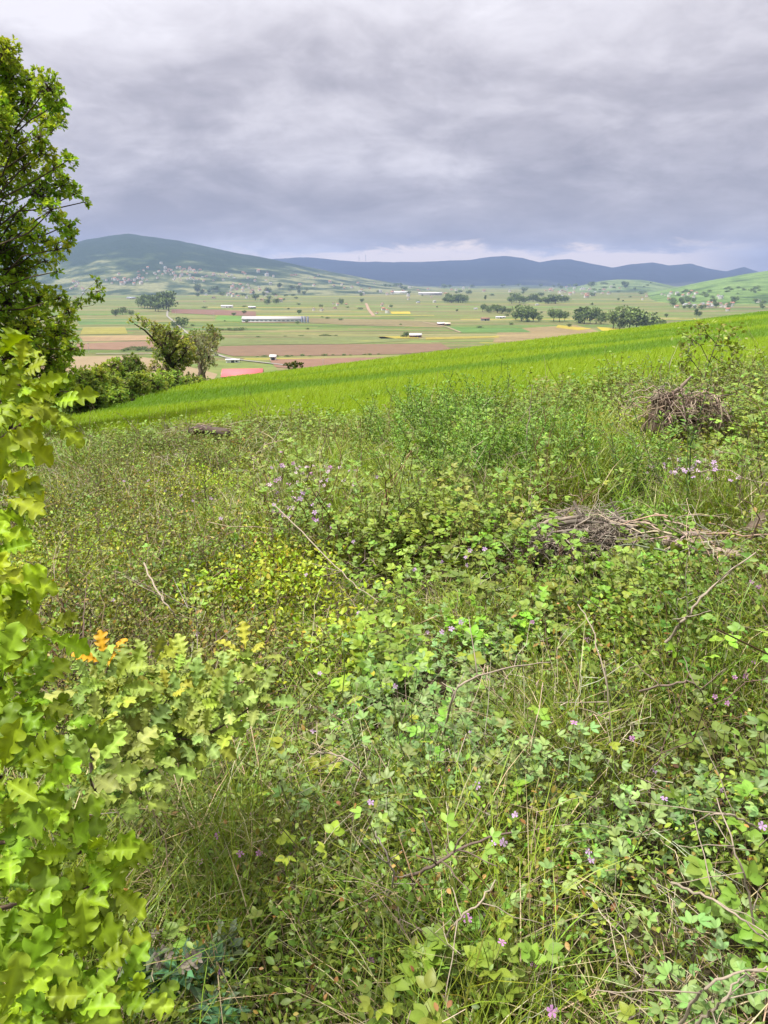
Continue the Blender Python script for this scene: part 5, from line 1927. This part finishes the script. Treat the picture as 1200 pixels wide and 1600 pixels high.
cane('grey forked twig standing below the middle among rose leaves', [(598, 1420), (615, 1375), (605, 1335), (585, 1300)], (.12, .24, .32, .36), .0045, (.30, .26, .23), 5)
cane('thin grey cane hanging below the middle', [(630, 1500), (626, 1450), (622, 1400)], (.1, .2, .28), .0038)
cane('arched cane from the left over the trefoil patch', [(485, 1178), (520, 1178), (555, 1195), (590, 1240)], (.3, .38, .38, .22), .0042)
cane('grey cane on the left slope slanting down right', [(225, 880), (250, 930), (275, 965), (290, 995)], (.5, .5, .4, .2), .0052)
cane('dark thin cane on the left slope arching over the olive scrub', [(120, 900), (150, 845), (185, 820)], (.1, .42, .52), .0048, (.20, .16, .13))
cane('thin dark stalk rising beside the small pale oak shrub', [(128, 1060), (130, 1000), (133, 940), (136, 905)], (.3, .45, .52, .55), .004, (.14, .10, .08), 2)
cane('long pale cane lying down the left middle of the bank', [(430, 790), (490, 850), (545, 905), (590, 940)], (.42, .42, .36, .3), .0048)
cane('pale cane leaning over the right slope above the cracked log', [(1080, 740), (1130, 735), (1170, 750), (1200, 770)], (.35, .42, .40, .3), .0055)
cane('thin grey cane at the right edge below the broad trefoil patch', [(1185, 1480), (1170, 1400), (1150, 1330), (1120, 1250)], (.08, .24, .36, .42), .0045)
cane('grey tangled cane arching at the lower right', [(1190, 1300), (1150, 1275), (1110, 1272), (1080, 1290)], (.2, .36, .38, .3), .0045)
cane('curved grey cane in the dry thicket at lower right', [(1050, 1380), (1100, 1400), (1150, 1430), (1200, 1470)], (.28, .33, .33, .28), .005)
cane('thin cane crossing the right side under the long straight one', [(1000, 1080), (1050, 1068), (1085, 1070), (1110, 1110)], (.28, .38, .38, .2), .0045, (.22, .17, .14))
cane('dark cane rising out of the feathery herbs beside the stump', [(905, 700), (912, 670), (918, 640)], (.3, .55, .75), .006, (.15, .11, .09), 4)
cane('bent pale stalk rising left of the stump', [(830, 740), (822, 700), (828, 640), (832, 600)], (.2, .5, .8, 1.0), .005)
cane('dark bare stem in the yellow topped shrub at left', [(320, 810), (321, 770), (320, 740)], (.15, .4, .6), .007, (.13, .10, .08), 4)

# pale dead leaves by the foot of the near oak
for i, (px, py) in enumerate([(215, 1480), (228, 1490), (240, 1483), (222, 1502), (236, 1505), (210, 1495), (248, 1470), (255, 1515), (232, 1470), (265, 1530)]):
    p = gpt(px, py, .12 + .01 * i)
    a = Acc()
    place(a, OAKS[i % 10], np.zeros((1, 3)), rdir(1) * [1, 1, .3], np.array([[.1, -.3, 1.]]), rnd(1, .07, .10), np.array([.22, .19, .165]))
    o = a.build('dead_leaf', M_TWIG, None, smooth=True)
    o.location = tuple(float(q) for q in p)
    tag(o, 'pale grey curled dead leaf in the small heap under the near oak', 'leaf', 'dead leaves under the near oak')

# ================================================================== pink wildflowers, each one a thing resting among the leaves
bpy.context.view_layer.update()
dg = bpy.context.evaluated_depsgraph_get()


def first_hit(px, py):
    d = norm(ray(px, py))
    ok, loc, nrm, idx, ob, mx = scene.ray_cast(dg, Vector((0, 0, 0)), Vector(d.tolist()), distance=22)
    if not ok:
        return None
    if ob.name.startswith(('foliage', 'branch', 'crown', 'trunk')) and px < 200:
        return None
    return np.array(loc), d


def petal(w=.62):
    V = np.array([(0, 0, 0), (-.16, .3, .05), (.16, .3, .05), (-w / 2, .78, .02), (0, .75, .06), (w / 2, .78, .02), (-w * .28, 1.02, -.03), (0, .92, 0), (w * .28, 1.02, -.03)], float)
    return V, [[(1, 4, 7, 6), (2, 8, 7, 4)], [(0, 2, 1), (1, 2, 4), (1, 6, 3), (2, 5, 8)]], np.array([.75, .9, .9, 1, 1, 1, 1, 1, 1])


T_PET = petal()


def bloom_mesh(col, eye, seed):
    a = Acc()
    r_ = np.random.default_rng(seed)
    for i in range(5):
        an = i * 2 * math.pi / 5 + r_.normal(0, .12)
        d = np.array([[math.cos(an), math.sin(an), r_.uniform(-.05, .35)]])
        place(a, T_PET, np.array([[0, 0, 0.]]), d, np.array([[0, 0, 1.]]), .0125 * r_.uniform(.85, 1.1), np.asarray(col) * r_.uniform(.9, 1.1))
    for i in range(6):
        an = r_.uniform(0, 6.28)
        p = np.array([[math.cos(an), math.sin(an), 0]]) * .0012
        place(a, T_DIAN, p, np.array([[math.cos(an) * .3, math.sin(an) * .3, 1.]]), np.array([[1., 0, 0]]), .004, eye)
    o = a.build('bloom', M_PETAL)
    COL.objects.unlink(o)
    return o.data


PINK, LILAC, WHITE = (.66, .33, .68), (.66, .46, .78), (.80, .62, .78)
BL = {k: [bloom_mesh(c, (.7, .6, .5), 5 * j + i) for i in range(3)] for j, (k, c) in enumerate((('pink', PINK), ('lilac', LILAC), ('white', WHITE)))}
a = Acc()
tube(a, np.array([[[0, 0, -.17], [.006, .004, -.09], [0, 0, -.002]]]), np.array([[.0013, .0012, .001]]), (.16, .17, .06), 4)
o = a.build('stalk', M_SCRUB)
COL.objects.unlink(o)
STALK = o.data


def flower(px, py, k, label, group, size=1.0):
    h = first_hit(px, py)
    if h is None:
        return
    p, d = h
    gr = gpt(px, py, .30)
    if np.linalg.norm(p) < .78 * np.linalg.norm(gr):
        p = gr
    p = p - d * .02 + np.array([0, 0, .008])
    o = bpy.data.objects.new('wildflower', random.choice(BL[k]))
    COL.objects.link(o)
    o.location = tuple(float(q) for q in p)
    dist = float(np.linalg.norm(p))
    s = size * (.88 if dist < 3 else 1.0 + .07 * (dist - 3)) * random.uniform(.85, 1.15)
    o.scale = (s, s, s)
    up = Vector((-d * .75 + np.array([0, 0, .7]) + rng.normal(0, .35, 3)).tolist())
    o.rotation_euler = up.to_track_quat('Z', 'Y').to_euler()
    tag(o, label, 'flower', group)
    s_ = bpy.data.objects.new('stalk', STALK)
    COL.objects.link(s_)
    s_.parent = o


FL = {'single pink wildflower in the grass and rose scrub below the near oak': ('pink', 'pink flowers at the lower left', [(390, 1278), (376, 1338), (405, 1337), (455, 1336), (312, 1352), (340, 1310), (346, 1524), (378, 1133), (389, 1145)]),
      'pale lilac wildflower among the trefoil leaves at the lower right': ('lilac', 'lilac flowers among the trefoils', [(805, 1277), (770, 1322), (786, 1320), (923, 1348), (919, 1335), (988, 1313), (1022, 1208), (1037, 1252), (1126, 1238), (746, 1231), (1190, 1295), (579, 1258), (735, 1148)]),
      'deeper pink wildflower near the bottom edge among straw and grass': ('pink', 'pink flowers near the bottom edge', [(580, 1504), (731, 1440), (784, 1477), (862, 1585), (833, 1508)]),
      'pink wildflower among the grasses along the right edge': ('pink', 'pink flowers on the right', [(1077, 927), (1117, 1092), (1136, 1102), (1157, 1121), (1178, 1038), (1165, 1060), (1148, 1062), (917, 1002), (896, 1133), (832, 975), (988, 1157), (1185, 920), (1174, 912)]),
      'lilac wildflower on the bare patch in the middle of the bank': ('lilac', 'lilac flowers in the middle', [(728, 873), (730, 885), (734, 862), (648, 892), (690, 880), (705, 866), (652, 852), (757, 860), (560, 868), (552, 848), (705, 985), (720, 975), (668, 990), (690, 990), (500, 1055), (617, 1075), (490, 1145), (560, 960), (478, 900)]),
      'lilac wildflower in the olive scrub on the left slope': ('lilac', 'lilac flowers on the left slope', [(177, 940), (219, 939), (310, 993), (301, 784), (258, 768), (283, 775), (345, 812), (381, 855), (232, 752), (375, 920), (330, 780), (194, 753)])}
for lb, (k, gname, pts) in FL.items():
    for px, py in pts:
        flower(px, py, k, lb, gname)
pts = [(random.gauss(490, 38), random.gauss(738, 13)) for _ in range(58)] + [(random.uniform(415, 520), random.uniform(755, 830)) for _ in range(26)]
for px, py in pts:
    flower(px, py, random.choice(('pink', 'lilac', 'white')), 'tiny pink wildflower in the drift left of the long grass tuft', 'pink drift left of the grass tuft', 1.25)
pts = [(random.gauss(1065, 42), random.gauss(730, 11)) for _ in range(40)]
for px, py in pts:
    flower(px, py, random.choice(('white', 'white', 'lilac')), 'tiny whitish pink wildflower in the drift under the tangled stump', 'pale drift under the stump', 1.2)
